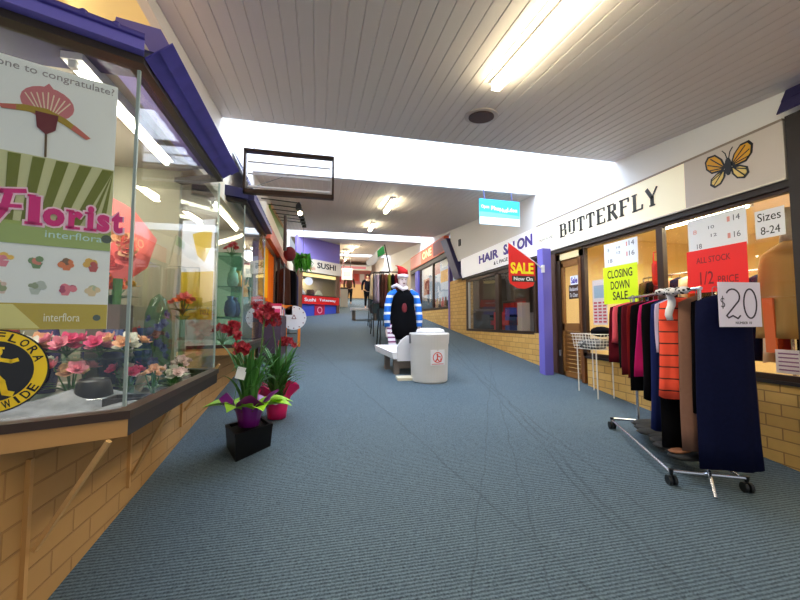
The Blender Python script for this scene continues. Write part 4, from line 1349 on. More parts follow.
# butterfly emblem
e = MB()
bx, bz = -2.625, 2.985
def wing(s, m_):
    return [[(bx + s * x, bz + z) for x, z in pts] for pts in m_]
bk = MB(); yw = MB(); yw2 = MB()
UP = [(.02, .0), (.05, .09), (.11, .16), (.18, .165), (.21, .12), (.20, .04), (.15, -.02), (.05, -.03)]
LO = [(.02, -.02), (.10, -.03), (.16, -.07), (.17, -.13), (.13, -.17), (.07, -.15), (.03, -.09)]
def shrink(pts, f):
    cx = sum(p[0] for p in pts) / len(pts); cy = sum(p[1] for p in pts) / len(pts)
    return [(cx + (p[0] - cx) * f, cy + (p[1] - cy) * f) for p in pts]
for s in (-1, 1):
    for P_ in (UP, LO):
        bk.flat(FS, [(bx + s * x, bz + z) for x, z in P_], .004)
    for a, b in (((.04, .01), (.15, .13)), ((.04, .0), (.18, .08)), ((.04, -.005), (.17, .02)), ((.05, -.04), (.13, -.14)), ((.05, -.04), (.15, -.09))):
        bk.stroke(FS, [(bx + s * a[0], bz + a[1]), (bx + s * b[0], bz + b[1])], .010, .001, .006)
    bk.stroke(FS, [(bx + s * .005, bz + .06), (bx + s * .02, bz + .13), (bx + s * .045, bz + .165)], .007, .004)
bk.disc(FS, bx, bz - .005, .028, .085, .008)
em = bk.build('butterfly_emblem', BLACK, t)
for s in (-1, 1):
    MB().flat(FS, [(bx + s * x, bz + z) for x, z in shrink(UP, .80)], .002, .004).build('upper_wing', mat('amber', (222, 160, 26), .5), em)
    MB().flat(FS, [(bx + s * x, bz + z) for x, z in shrink(LO, .74)], .002, .004).build('lower_wing', mat('pale_amber', (226, 196, 110), .5), em)
# hair salon fascia
t = thing('shop_sign', 'white fascia sign with purple HAIR SALON letters', 'sign', (XR, 7.5, 2.69))
MB().box((XR - .045, 5.755, 2.69), (XR + .1, 9.30, 3.20)).build('board', mat('salon_white', (240, 238, 244), .45, emit=.22), t)
FS2 = Frame((XR - .045, 0, 0), (0, -1, 0))
VIOL = mat('violet_ink', (62, 34, 150), .5)
text('HAIR', 'lettering', VIOL, t, FS2, -8.15, 2.90, .98, .20, .006, bold=.035)
text('SALON', 'lettering', VIOL, t, FS2, -6.95, 2.90, 1.06, .22, .006, bold=.035)
text('& L PAGE', 'small_lettering', INK, t, FS2, -7.4, 2.76, .62, .08, .004, bold=.01)
for k, (z, m_) in enumerate(((2.66, DARK),)):
    struct(MB().box((XR - .03, 1.9, 2.63), (XR + .1, 9.30, 2.69)).build('trim_2', DARK))

# shop window frames
r = root('window_6', (XR, 3.4, 1.0))
for (a, b) in (((2.05, 1.0), (4.70, 1.05)), ((2.05, 2.595), (4.70, 2.63)), ((3.38, 1.0), (3.46, 2.6)), ((4.64, 1.0), (4.72, 2.6))):
    MB().box((XR + .0, a[0], a[1]), (XR + .06, b[0], b[1])).build('window_frame', BROWNM, r)
for a, b in ((2.2, 3.38), (3.46, 4.64)):
    MB().box((XR + .03, a, 1.05), (XR + .036, b, 2.6)).build('pane', GLASS, r)
MB().box((XR - .02, 2.05, .97), (XR + .08, 4.66, 1.0)).build('sill_board', DARK, r)
struct(MB().box((XR - .05, 1.95, -.1), (XR + .1, 2.185, 3.22)).build('trim_3', mat('very_dark_brown', (34, 24, 20), .5)))
tl = MB()
tiled(tl, (XR - .14, 2.18, 3.22), (XR - .14, 1.2, 3.22), (XR - .02, 2.18, 3.45), (XR - .02, 1.2, 3.45), 2, .16)
struct(tl.build('trim_4', DKTILE))
# door
r = root('door_1', (XR, 4.95, .62))
MB().box((XR, 4.70, .60), (XR + .07, 4.76, 2.6)).build('door_frame', WOOD, r)
MB().box((XR, 5.20, .62), (XR + .07, 5.30, 2.6)).build('door_frame', BROWNM, r)
lf = root('x')
bpy.data.objects.remove(lf)
WD2 = mat('door_brown', (132, 86, 38), .5)
mb = MB()
for a, b in (((4.76, .64), (4.81, 2.45)), ((5.15, .64), (5.2, 2.45)), ((4.76, 2.38), (5.2, 2.5)), ((4.76, 1.36), (5.2, 1.48)), ((4.76, .64), (5.2, .72))):
    mb.box((XR + .02, a[0], a[1]), (XR + .06, b[0], b[1]))
leaf = mb.build('door_leaf', WD2, r)
lv = MB()
for k in range(10):
    z = .73 + k * .063
    lv.hexa([(XR + .045, 4.81, z), (XR + .055, 4.81, z), (XR + .055, 5.15, z), (XR + .045, 5.15, z)], [(XR + .022, 4.81, z + .06), (XR + .032, 4.81, z + .06), (XR + .032, 5.15, z + .06), (XR + .022, 5.15, z + .06)])
lv.build('louvre', WD2, r)
MB().box((XR + .04, 4.81, 1.48), (XR + .046, 5.15, 2.38)).build('pane', GLASS, r)
MB().box((XR - .0, 5.215, .95), (XR - .02, 5.24, 1.05)).build('door_handle', CHROME, r)
struct(MB().box((XR + .0, 4.66, 2.5), (XR + .07, 5.3, 2.6)).build('trim_5', CREAM))
struct(MB().box((XR - .02, 5.3, .6), (XR + .1, 5.42, 2.69)).build('trim_6', mat('mauve_brown', (96, 66, 60), .5)))
# pilaster
struct(MB().box((3.55, 5.22, .6), (3.70, 5.37, 2.70)).build('trim_7', PURPLE))
# sheets and signs on the window
GW = Frame((XR - .004, .045, 0), (0, -1, 0))
BW = Frame((XR - .012, .045, 0), (0, -1, 0))
def sheet_sign(label, y1, y0, z0, z1, rows):
    t = thing('window_notice', label, 'notice', (XR, (y0 + y1) / 2, z0))
    MB().rect(GW, -y1, z0, -y0, z1, .003).build('sheet', PAPER, t)
    for (tx, fy, fz_, w, h, m_) in rows:
        text(tx, 'lettering', m_, t, GW, -y1 + fy * (y1 - y0), z0 + fz_ * (z1 - z0), w * .62, h * .62, .001, bold=.0, d0=.003)
    return t
GK = mat('grey_ink', (90, 90, 100))
PK = mat('salmon_ink', (226, 150, 140), .5)
rows = [('8', .12, .66, .04, .08, GK), ('10', .40, .72, .09, .05, GK), ('12', .40, .52, .09, .05, GK), ('14', .76, .74, .13, .10, GK), ('16', .76, .36, .13, .10, GK), ('18', .12, .22, .12, .08, GK), ('1', .68, .74, .03, .09, PK), ('1', .68, .36, .03, .09, PK)]
sheet_sign('white size notice above the yellow closing down sign', 4.20, 3.66, 2.22, 2.56, rows)
rows = [('8', .10, .55, .06, .07, PK), ('10', .38, .62, .09, .05, GK), ('12', .42, .38, .09, .05, GK), ('14', .80, .70, .09, .09, GK), ('16', .80, .24, .09, .09, GK), ('18', .16, .10, .08, .08, GK), ('1', .70, .70, .04, .08, PK), ('1', .70, .24, .04, .08, PK)]
sheet_sign('white size notice above the red stock sign', 3.03, 2.485, 2.22, 2.57, rows)
t = sheet_sign('white notice reading Sizes 8-24 beside dark column', 2.42, 2.205, 2.24, 2.49, [])
text('Sizes', 'lettering', INK, t, GW, -2.40, 2.39, .17, .075, .001, d0=.003)
text('8-24', 'lettering', INK, t, GW, -2.38, 2.27, .14, .07, .001, d0=.003)
t = thing('window_notice', 'fluorescent yellow closing down sale notice', 'notice', (XR, 3.95, 1.75))
MB().rect(BW, -4.22, 1.74, -3.67, 2.24, .003).build('sheet', mat('fluoro_yellow', (222, 240, 10), .5), t)
for s_, z, w in (('CLOSING', 2.08, .40), ('DOWN', 1.93, .30), ('SALE', 1.79, .24)):
    text(s_, 'lettering', INK, t, BW, -3.945 - w / 2, z, w, .11, .001, bold=.015, d0=.003)
t = thing('window_notice', 'bright red half price all stock notice', 'notice', (XR, 2.77, 1.82))
MB().rect(BW, -3.05, 1.80, -2.49, 2.24, .003).build('sheet', mat('poster_red', (246, 26, 16), .5), t)
DR = mat('dark_red_ink', (120, 10, 10), .5)
text('ALL STOCK', 'lettering', DR, t, BW, -2.95, 2.10, .32, .06, .001, bold=.0, d0=.003)
text('1/2', 'lettering', DR, t, BW, -2.92, 1.88, .13, .13, .001, bold=.0, d0=.003)
text('PRICE', 'lettering', DR, t, BW, -2.75, 1.88, .18, .07, .001, bold=.0, d0=.003)
# door notices
GD = Frame((XR + .036, 0, 0), (0, -1, 0))
t = thing('door_notice', 'white and brown Sale notice on the shop door glass', 'notice', (XR, 4.95, 1.85))
MB().rect(GD, -5.0, 2.08, -4.83, 2.22, .003).build('sheet', PAPER, t)
MB().rect(GD, -5.04, 1.86, -4.82, 2.08, .003).build('brown_sheet', mat('notice_brown', (66, 46, 30), .5), t)
text('Sale', 'lettering', VIOL, t, GD, -4.985, 2.10, .14, .10, .001, bold=.03, d0=.003)
text('Reduced', 'lettering', PAPER, t, GD, -5.02, 1.985, .18, .06, .001, d0=.003)
text('To Clear', 'lettering', PAPER, t, GD, -5.02, 1.89, .18, .06, .001, d0=.003)
t = thing('window_notice', 'pink and white printed poster low behind the shop glass', 'notice', (XR, 4.4, 1.45))
GI = Frame((XR + .05, 0, 0), (0, -1, 0))
MB().rect(GI, -4.55, 1.46, -4.28, 2.10, .003).build('sheet', mat('blush_paper', (236, 214, 212), .6), t)
mb = MB()
for k in range(7):
    for j in range(3):
        mb.rect(GI, -4.53 + .085 * j, 1.49 + .045 * k, -4.47 + .085 * j, 1.515 + .045 * k, .001, .003)
mb.build('print', mat('rose_print', (206, 70, 84), .5), t)
MB().rect(GI, -4.52, 1.84, -4.32, 2.02, .001, .003).build('print', mat('blue_print', (170, 184, 200), .5), t)

# interior: rails of clothes behind the glass
def rail(label, x, y0, y1, z, items, gname, wdt=.40, dark=None):
    t = thing('garment_rail', label, 'rack', (x, (y0 + y1) / 2, .62))
    MB().tube([(x, y0, z), (x, y1, z)], .012).build('rail', CHROME, t)
    for y in (y0, y1):
        MB().tube([(x, y, .62), (x, y, z)], .012).build('upright', CHROME, t)
    n = len(items)
    for k, (nm, m_, L) in enumerate(items):
        hung(nm, (x, y0 + .08 + (y1 - y0 - .16) * k / max(1, n - 1)), (1, .15), z, wdt, wdt * 1.1, L, .09, m_, 31 + k, gname)
CB = mat('cream_cloth', (220, 200, 170), .8)
pal = [('black', BLK), ('rust', mat('rust_cloth', (180, 70, 40), .8)), ('cream', CB), ('navy', NAVY), ('peach', mat('peach_cloth', (226, 160, 120), .8)), ('maroon', MAROON), ('black lace', BLK), ('brown', mat('brown_cloth', (74, 46, 36)))]
rail('indoor clothes rail behind the half price window', 4.55, 2.45, 3.25, 2.05, [('%s dress on the indoor rail behind the red notice' % n, m_, .9) for n, m_ in pal[:6]], 'dresses on the near indoor rail')
rail('indoor clothes rail behind the closing down window', 4.75, 3.5, 4.5, 2.15, [('%s top on the indoor rail behind the yellow notice' % n, m_, .8) for n, m_ in pal], 'tops on the far indoor rail')
# mannequin with coat near the dark column
t = thing('dress_form', 'dress form in beige coat and orange scarf inside shop window', 'mannequin', (4.25, 2.48, .62))
garment(t, (4.25, 2.48), (.5, -1), 2.25, .40, .50, 1.35, .26, mat('beige_coat', (170, 134, 84), .8), seed=4, folds=3, shoulder=.12)
MB().loft([((4.25, 2.48, z), r_, r_) for z, r_ in ((2.2, .06), (2.3, .05), (2.36, .08), (2.48, .09), (2.56, .05))], 16).build('head', mat('form_grey', (150, 140, 130), .5), t, True)
MB().tube([(4.25, 2.48, .64), (4.25, 2.48, 1.4)], .02).build('pole', CHROME, t)
MB().loft([((4.25, 2.48, .62), .15, .15), ((4.25, 2.48, .64), .15, .15)], 20).build('base', CHROME, t)
sc = MB()
sc.prism([(4.05, 2.50, 1.72), (4.05, 2.58, 1.72), (4.05, 2.57, 1.22), (4.05, 2.49, 1.22)], (.02, 0, 0))
sc.build('scarf', mat('scarf_orange', (226, 110, 60), .8), t)
t = thing('price_card', 'pink price card at the foot of the window', 'card', (XR + .12, 2.36, 1.05))
MB().box((XR + .10, 2.26, 1.055), (XR + .105, 2.44, 1.26)).build('card_sheet', mat('blush_paper', (236, 214, 212)), t)
mb = MB()
for k in range(5):
    mb.rect(Frame((XR + .1, 0, 0), (0, -1, 0)), -2.42, 1.08 + .035 * k, -2.28, 1.092 + .035 * k, .001)
mb.build('print', mat('mauve_ink', (150, 90, 130), .5), t)
t = thing('hanging_bag', 'glossy red bag hanging behind the shop glass', 'bag', (4.0, 3.6, 2.0))
MB().loft([((4.05, 3.62, z), a, .05) for z, a in ((1.95, .07), (2.0, .09), (2.2, .09), (2.24, .06))], 14).build('bag_body', RED, t, True)
MB().tube([(4.05, 3.55, 2.22), (4.05, 3.56, 2.36), (4.05, 3.68, 2.36), (4.05, 3.69, 2.22)], .008, 6).build('strap', RED, t)
batten('batten_light', (4.2, 2.7, 2.95), (4.2, 3.75, 2.95), 'batten light inside the butterfly shop window', tube=TUBEW, w=.09, h=.26, r=.022)

# ------------------------------------------------------------------ clothes rack on castors
ra, rb = Vector((2.83, 2.20, 0)), Vector((3.20, 3.16, 0))
axd = (rb - ra).normalized()
pd = Vector((axd.y, -axd.x, 0))          # to the right of the axis
zr = 1.755
rk = thing('clothes_rack', 'chrome clothes rack on castors in front of the butterfly shop', 'rack', ((ra.x + rb.x) / 2, (ra.y + rb.y) / 2, fz(2.7)))
MB().tube([ra - axd * .02 + Vector((0, 0, zr)), rb + axd * .10 + Vector((0, 0, zr))], .014).build('rail', CHROME, rk)
for e, (p, sgn) in enumerate(((ra, -1), (rb, 1))):
    zf = fz(p.y)
    MB().tube([p + Vector((0, 0, zf + .10)), p + Vector((0, 0, zr))], .013).build('upright', CHROME, rk)
    a_, b_ = p - pd * .25, p + pd * .25
    MB().tube([a_ + Vector((0, 0, fz(a_.y) + .10)), b_ + Vector((0, 0, fz(b_.y) + .10))], .013).build('end_bar', CHROME, rk)
    for q in (a_, b_):
        c_ = MB()
        z = fz(q.y)
        c_.loft([((q.x, q.y, z + .075), .012, .012), ((q.x, q.y, z + .115), .018, .018)], 10)
        cs = c_.build('castor', BLACK, rk)
        w_ = MB()
        for s in (-1, 1):
            w_.tube([Vector((q.x, q.y, z + .036)) + pd * s * .008, Vector((q.x, q.y, z + .036)) + pd * s * .028], .036, 14)
        w_.build('wheel', BLACK, cs)
for s in (-1,):
    MB().tube([ra + pd * .25 * s + Vector((0, 0, fz(ra.y) + .10)), rb + pd * .25 * s + Vector((0, 0, fz(rb.y) + .10))], .011).build('base_bar', CHROME, rk)
MB().tube([ra + pd * .2 + Vector((0, 0, fz(ra.y) + .10)), rb + pd * .2 + Vector((0, 0, fz(rb.y) + .10))], .011).build('base_bar', CHROME, rk)
kick = ra - axd * .01
MB().tube([kick + Vector((0, 0, fz(kick.y) + .13)), Vector((2.73, 2.08, fz(2.08) + .012))], .012).build('kick_bar', CHROME, rk)
STRW = stripe_mat('orange_stripe', (240, 78, 50), (40, 14, 14), .095, .9, 2)
WHITET = mat('white_cloth', (222, 220, 224), .8)
items = [
    # label, fraction along rail, width top, width bottom, length, thickness, material, sideways offset
    ('taupe skirt hanging behind the price card end of the rack', .10, .30, .40, 1.10, .05, TAUPE, .24),
    ('long navy skirt at the near end of the rack', -.03, .37, .42, 1.27, .07, NAVY, .13),
    ('black top beside the navy skirt', .08, .32, .34, .9, .05, BLK, .14),
    ('taupe brown trousers hanging on the rack', .14, .27, .30, 1.20, .08, TAUPE, .06),
    ('orange-red top with dark stripes', .23, .32, .36, .82, .08, STRW, -.005),
    ('long black trousers between orange top and navy trousers', .31, .36, .40, 1.24, .06, BLK, .05),
    ('lilac blouse on the clothes rack', .39, .30, .30, .46, .06, LILAC, .03),
    ('navy trousers near the middle of the rack', .43, .30, .36, 1.14, .07, mat('blue_navy_cloth', (28, 36, 84), .85), .02),
    ('black jacket near the middle of the rack', .51, .42, .42, .90, .08, BLK, .04),
    ('magenta dress with dark edge on the rack', .59, .34, .46, .70, .07, MAGENTA, .02),
    ('black coat with pale trim beside the magenta dress', .67, .42, .46, .84, .06, BLK, .02),
    ('dark red cardigan on the rack', .76, .40, .42, .74, .06, mat('deep_red_cloth', (110, 20, 20), .85), .02),
    ('dark maroon tunic on the rack', .83, .40, .42, .72, .06, MAROON, .0),
    ('dark green-black top on the rack', .91, .40, .40, .66, .05, mat('green_black_cloth', (12, 26, 22), .9), .0),
    ('pink top at the far end of the rack', .99, .36, .40, .42, .05, PINK, -.03),
    ('maroon dress at the far end of the rack', 1.05, .42, .46, .62, .05, MAROON, -.01),
]
for k, (lb, f, wt, wb, L, th, m_, off) in enumerate(items):
    p = ra.lerp(rb, f) + pd * off * 1.0
    hung(lb, (p.x, p.y), (pd.x, pd.y), zr, wt, wb, L, th, m_, 70 + k, 'clothes on the castor rack')
# pale scarves bunched over the near end of the rail
SPOT, _nt, _b = nodes('spotted_cloth')
_v = N(_nt, 'ShaderNodeTexVoronoi')
_v.inputs['Scale'].default_value = 34
_tc = N(_nt, 'ShaderNodeTexCoord')
_nt.links.new(_tc.outputs['Object'], _v.inputs['Vector'])
_nt.links.new(mixc(_nt, math_node(_nt, 'GREATER_THAN', _v.outputs['Distance'], .42), C(20, 18, 20), C(214, 210, 212)), _b.inputs['Base Color'])
_b.inputs['Roughness'].default_value = .85
t = thing('scarf', 'white and black spotted scarf bunched over the rack rail', 'scarf', (2.88, 2.42, 1.62))
mb = MB()
for k in range(6):
    p = ra.lerp(rb, .06 + .05 * k)
    mb.ball((p.x - .11 + .03 * math.sin(k * 2), p.y, zr - .01 + .012 * math.sin(k * 3)), .05, .055, .03, 10, 6)
mb.build('cloth_body', SPOT, t, True)
mb = MB()
p = ra.lerp(rb, .20)
mb.loft([((p.x - .13 + .02 * math.sin(z * 30), p.y, zr - .04 - z), .028 + .01 * math.sin(z * 18), .02) for z in (0, .04, .08, .12, .16, .20)], 10)
mb.build('hanging_end', WHITET, t, True)
# price sign
t = thing('price_sign', 'white twenty dollar card on the near end of the rack', 'sign', (2.91, 1.98, 1.46))
FP = Frame((2.775, 2.03, 0), (.995, -.10, 0))
MB().rect(FP, 0, 1.465, .345, 1.785, .003).build('card_sheet', mat('lilac_paper', (226, 218, 236), .6), t)
nm = MB()
def arc(cx, cy, rx, ry, a0, a1, n=14):
    return [(cx + rx * math.cos(a0 + (a1 - a0) * i / n), cy + ry * math.sin(a0 + (a1 - a0) * i / n)) for i in range(n + 1)]
nm.stroke(FP, arc(.115, 1.68, .055, .055, 2.6, -.6) + [(.06, 1.545), (.075, 1.53), (.11, 1.545), (.15, 1.525), (.17, 1.545)], .010, .002, .003)
nm.stroke(FP, arc(.255, 1.632, .052, .105, .3, 6.7, 24), .010, .002, .003)
nm.stroke(FP, arc(.033, 1.655, .014, .014, .6, 4.5, 8) + arc(.033, 1.622, .014, .016, 1.5, -2.6, 8), .005, .002, .003)
nm.stroke(FP, [(.033, 1.685), (.033, 1.595)], .004, .002, .003)
nm.build('lettering', mat('violet_black', (40, 24, 50), .5), t)
text('NUMBER 10', 'small_lettering', INK, t, FP, .13, 1.485, .13, .018, .001, d0=.003)
# bundle on the rack base
t = thing('cloth_bundle', 'dark patterned bundle lying on the base of the rack', 'bundle', (2.95, 2.6, fz(2.6) + .11))
mb = MB()
for k in range(8):
    p = ra.lerp(rb, .22 + .09 * k)
    mb.ball((p.x + .03 * math.sin(k * 2.1), p.y, fz(p.y) + .135), .17, .11, .03, 12, 6)
mb.build('cloth_body', mat('black_patterned', (20, 18, 20), .8, noise=.5, scale=30), t, True)
mb = MB()
mb.ball((2.86, 2.44, fz(2.4) + .165), .10, .06, .015, 10, 6)
mb.build('patterned_fold', mat('tan_patterned', (130, 80, 50), .8, noise=.6, scale=50), t, True)

# wire basket on legs
t = thing('wire_basket', 'white wire bargain basket on thin legs by brick sill', 'basket', (3.55, 4.28, fz(4.3)))
wb = MB()
x0, x1, y0, y1, z0, z1 = 3.50, 3.80, 4.05, 4.46, 1.14, 1.34
WIRE = mat('white_wire', (226, 218, 206), .4)
for k in range(6):
    z = z0 + (z1 - z0) * k / 5
    e = .03 * k / 5
    wb.tube([(x0 - e, y0 - e, z), (x1 + e, y0 - e, z), (x1 + e, y1 + e, z), (x0 - e, y1 + e, z), (x0 - e, y0 - e, z)], .006 if k == 5 else .0035, 5)
for k in range(9):
    f = k / 8
    y = y0 + (y1 - y0) * f
    wb.tube([(x0 - .03, y, z1), (x0, y, z0), (x1, y, z0), (x1 + .03, y, z1)], .0035, 5)
for k in range(1, 6):
    x = x0 + (x1 - x0) * k / 6
    wb.tube([(x, y0 - .03, z1), (x, y0, z0), (x, y1, z0), (x, y1 + .03, z1)], .0035, 5)
wb.build('basket', WIRE, t)
for x, y in ((x0 + .03, y0 + .03), (x1 - .03, y0 + .03), (x1 - .03, y1 - .03), (x0 + .03, y1 - .03)):
    MB().tube([(x - .01, y, z0), (x, y, fz(y)), ], .008, 6).build('leg', WIRE, t)
    
mb = MB()
for k in range(9):
    mb.ball((3.58 + .14 * (k % 2) + .01 * math.sin(k), 4.13 + .03 * k, 1.20 + .02 * math.sin(2 * k)), .10, .07, .055, 10, 6)
one(mb, 'folded_clothes', mat('black_white_check', (110, 106, 104), .8, noise=1.0, scale=24), 'dark folded clothes heaped in the wire basket', 'clothes', smooth=True)
one(MB().ball((3.68, 4.16, 1.37), .12, .15, .07, 14, 8), 'black_hat', BLK, 'black cloth hat on top of the wire basket', 'hat', smooth=True)

# SALE pennant
t = thing('pennant_sign', 'red pennant with yellow SALE lettering on a white pole', 'sign', (3.1, 5.15, 2.0))
FP2 = Frame((2.90, 5.15, 0), (1, 0, 0))
mb = MB()
mb.flat(FP2, [(0, 2.74), (.46, 2.44), (.46, 2.16), (.0, 2.16)], .006)
mb.flat(FP2, [(.0, 2.17), (.46, 2.17), (.42, 2.07), (.28, 2.02), (.14, 2.03), (.02, 2.10)], .006)
mb.build('pennant', RED, t)
text('SALE', 'lettering', mat('sale_yellow', (252, 226, 20), .5), t, FP2, .03, 2.255, .40, .18, .003, bold=.035, d0=.006)
MB().flat(FP2, [(.05, 2.13), (.45, 2.13), (.45, 2.225), (.05, 2.225)], .002, .0065).build('black_strip', BLACK, t)
text('Now On', 'lettering', PAPER, t, FP2, .08, 2.148, .33, .06, .002, bold=.02, d0=.009)
MB().tube([(3.56, 5.22, 2.345), (3.36, 5.17, 2.46), (2.9, 5.165, 2.76)], .010, 6).build('pole', WHITE, t)
MB().box((3.53, 5.20, 2.30), (3.57, 5.24, 2.42)).build('bracket', WHITE, t)
# blue hanging sign
t = thing('hanging_sign', 'bright blue and white sign hanging below the skylight', 'sign', (3.05, 5.8, 3.16))
FH = Frame((2.72, 5.80, 3.20), (1, 0, -.012), (0, 0, 1))
MB().rect(FH, 0, 0, .77, .45, .02).build('board', mat('cyan_sign', (40, 190, 236), .4), t)
MB().rect(FH, .0, .0, .77, .13, .002, .02).build('white_band', mat('white_sign', (250, 250, 250), .4), t)
MB().flat(FH, [(0, .13), (.77, .13), (.77, .19), (.45, .21), (.2, .22), (0, .22)], .002, .02).build('aqua_band', mat('aqua_sign', (110, 232, 236), .4), t)
for k, (w_, x_, z_) in enumerate((('Open', .03, .27), ('Phu', .22, .26), ('Nut', .38, .235), ('Ldon', .53, .25))):
    text(w_, 'lettering', PAPER, t, FH, x_, z_, .15 if k < 3 else .19, .075, .002, bold=.03, d0=.021)
for x in (.10, .63):
    MB().tube([FH.at(x, .45, .01), FH.at(x, .45, .01) + Vector((0, .03, .17))], .010, 6).build('hanger_hook', mat('blue_hook', (60, 70, 130), .4), t)

# ------------------------------------------------------------------ hair salon front
r = root('window_7', (XR, 7.5, 1.27))
for (a, b) in (((5.96, 1.27), (9.08, 1.33)), ((5.96, 2.55), (9.08, 2.62)), ((7.28, 1.3), (7.44, 2.6)), ((8.98, 1.3), (9.08, 2.6)), ((5.9, 1.3), (5.98, 2.6))):
    MB().box((XR + .0, a[0], a[1]), (XR + .07, b[0], b[1])).build('window_frame', BROWNM, r)
MB().box((XR + .01, 8.90, 1.33), (XR + .05, 8.96, 2.55)).build('window_frame', mat('pale_frame', (180, 176, 170), .5), r)
for a, b in ((5.98, 7.28), (7.44, 8.98)):
    MB().box((XR + .03, a, 1.33), (XR + .036, b, 2.55)).build('pane', GLASS, r)
for k, (x, y) in enumerate(((4.7, 8.2), (4.7, 8.75), (4.8, 6.6))):
    t = thing('salon_chair', ['red salon chair behind the salon glass', 'furthest red salon chair behind the salon glass', 'black salon chair nearest the pilaster'][k], 'chair', (x, y, 1.0))
    m_ = mat('salon_red', (170, 36, 30), .4) if k < 2 else BLK
    MB().box((x - .22, y - .2, 1.42), (x + .22, y + .2, 1.54)).build('seat', m_, t)
    MB().box((x + .16, y - .2, 1.54), (x + .26, y + .2, 2.0)).build('backrest', m_, t)
    for s in (-1, 1):
        MB().box((x - .2, y + s * .24 - .03, 1.62), (x + .2, y + s * .24 + .03, 1.68)).build('armrest', BLK, t)
    MB().tube([(x, y, 1.02), (x, y, 1.42)], .03).build('pedestal', CHROME, t)
    MB().loft([((x, y, 1.0), .22, .22), ((x, y, 1.03), .2, .2)], 18).build('base', CHROME, t)
one(MB().box((5.5, 7.0, 1.0), (5.93, 9.4, 1.75)), 'salon_counter', mat('counter_white', (190, 186, 190), .5), 'pale counter along the back wall of the salon', 'counter')
t = thing('wall_mirror', 'dark framed mirror on the salon back wall', 'mirror', (5.98, 8.2, 1.85))
MB().box((5.95, 7.5, 1.85), (5.99, 9.0, 2.6)).build('frame', DARK, t)
MB().box((5.945, 7.55, 1.9), (5.95, 8.95, 2.55)).build('mirror_glass', mat('mirror', (200, 206, 206), .05, metal=1.0), t)
for k, y in enumerate((6.5, 7.6)):
    batten('batten_light', (5.2, y - .35, 3.2), (5.2, y + .35, 3.2), ['batten light inside the salon by the pilaster', 'batten light deeper inside the salon'][k], group='salon battens')
for k, (y, c_) in enumerate(((8.5, (190, 60, 60)), (8.1, (60, 70, 150)), (7.7, (200, 180, 170)))):
    one(MB().box((4.4 + .1 * k, y - .1, 1.0), (4.6 + .1 * k, y + .1, 1.75 + .1 * k)), 'product_stand', mat('ps%d' % k, c_, .5), ['red', 'blue', 'pale'][k] + ' product stand just behind the salon window', 'stand')

# raking tiled gable between the two fascias
rk2 = MB().prism([(XR - .12, 9.2, 2.69), (XR - .12, 9.62, 2.69), (XR - .12, 10.75, 4.02), (XR - .12, 10.28, 4.02)], (.22, 0, 0))
struct(rk2.build('trim_8', DKTILE))
one(MB().box((XR - .03, 9.4, 3.62), (XR, 9.52, 3.80)), 'wall_vent', DARK, 'small dark vent on the white wall above the salon sign', 'vent')

# gift shop beyond
t = thing('shop_sign', 'orange and red fascia sign of the shop beyond the salon', 'sign', (XR, 12.7, 3.68))
MB().box((XR - .06, 10.6, 3.66), (XR + .1, 14.8, 4.18)).build('board', mat('sign_orange', (226, 96, 50), .45), t)
FS3 = Frame((XR - .06, 0, 0), (0, -1, 0))
MB().rect(FS3, -11.7, 3.70, -10.65, 4.14, .003).build('maroon_panel', mat('sign_maroon', (130, 40, 50), .5), t)
MB().rect(FS3, -14.75, 3.70, -13.2, 4.14, .003).build('pink_panel', mat('sign_pink', (240, 150, 130), .5), t)
text('ONE', 'lettering', mat('sign_cream', (255, 226, 150), .5, emit=.4), t, FS3, -13.0, 3.80, 1.1, .28, .004, bold=.02, d0=.003)
struct(MB().box((XR - .02, 10.4, 3.50), (XR + .1, 15, 3.66)).build('trim_9', DARK))
r = root('window_8', (XR, 12, 1.92))
for (a, b) in (((10.4, 1.9), (15, 1.98)), ((11.9, 1.9), (12.0, 3.5)), ((13.5, 1.9), (13.6, 3.5))):
    MB().box((XR, a[0], a[1]), (XR + .06, b[0], b[1])).build('window_frame', BROWNM, r)
for a, b in ((10.4, 11.9), (12.0, 13.5)):
    MB().box((XR + .03, a, 1.98), (XR + .036, b, 3.5)).build('pane', GLASS, r)
struct(MB().box((XR - .05, 13.65, 1.6), (XR + .1, 14.1, 3.5)).build('trim_10', PURPLE))
GI3 = Frame((XR + .08, 0, 0), (0, -1, 0))
for k, (y1, y0, z0, z1, c_, lb) in enumerate(((12.2, 11.4, 3.1, 3.62, (190, 80, 90), 'rose pink poster high in the orange shop window'), (11.35, 10.6, 2.78, 3.16, (246, 170, 20), 'amber poster in the orange shop window'), (11.2, 10.7, 3.25, 3.5, (236, 236, 240), 'white card high in the orange shop window'), (13.3, 12.6, 2.5, 3.1, (150, 60, 50), 'rust red poster in the orange shop window'))):
    one(MB().rect(GI3, -y1, z0, -y0, min(z1, 3.49), .004), 'window_poster', mat('wp%d' % k, c_, .5), lb, 'poster')
for k in range(9):
    y = 10.7 + .3 * k
    one(MB().loft([((4.3, y, 1.95 + z), a, a) for z, a in ((0, .07), (.25, .07), (.32, .03), (.42, .03))], 10), 'shelf_bottle', mat('bt%d' % k, [(190, 70, 40), (120, 40, 30), (210, 160, 90), (60, 90, 110), (150, 90, 60), (200, 60, 60), (90, 70, 50), (220, 190, 150), (160, 40, 50)][k], .3), ['brick red', 'brown red', 'tan', 'slate blue', 'copper', 'scarlet', 'dark olive', 'cream', 'wine red'][k] + ' bottle on the shelf in the orange shop', 'bottle', 'bottles in the orange shop window', smooth=True)
t = thing('display_shelf', 'wooden display shelf behind the orange shop glass', 'shelf', (4.3, 12, 1.45))
MB().box((4.1, 10.45, 1.90), (4.5, 13.5, 1.95)).build('shelf_board', WOOD, t)
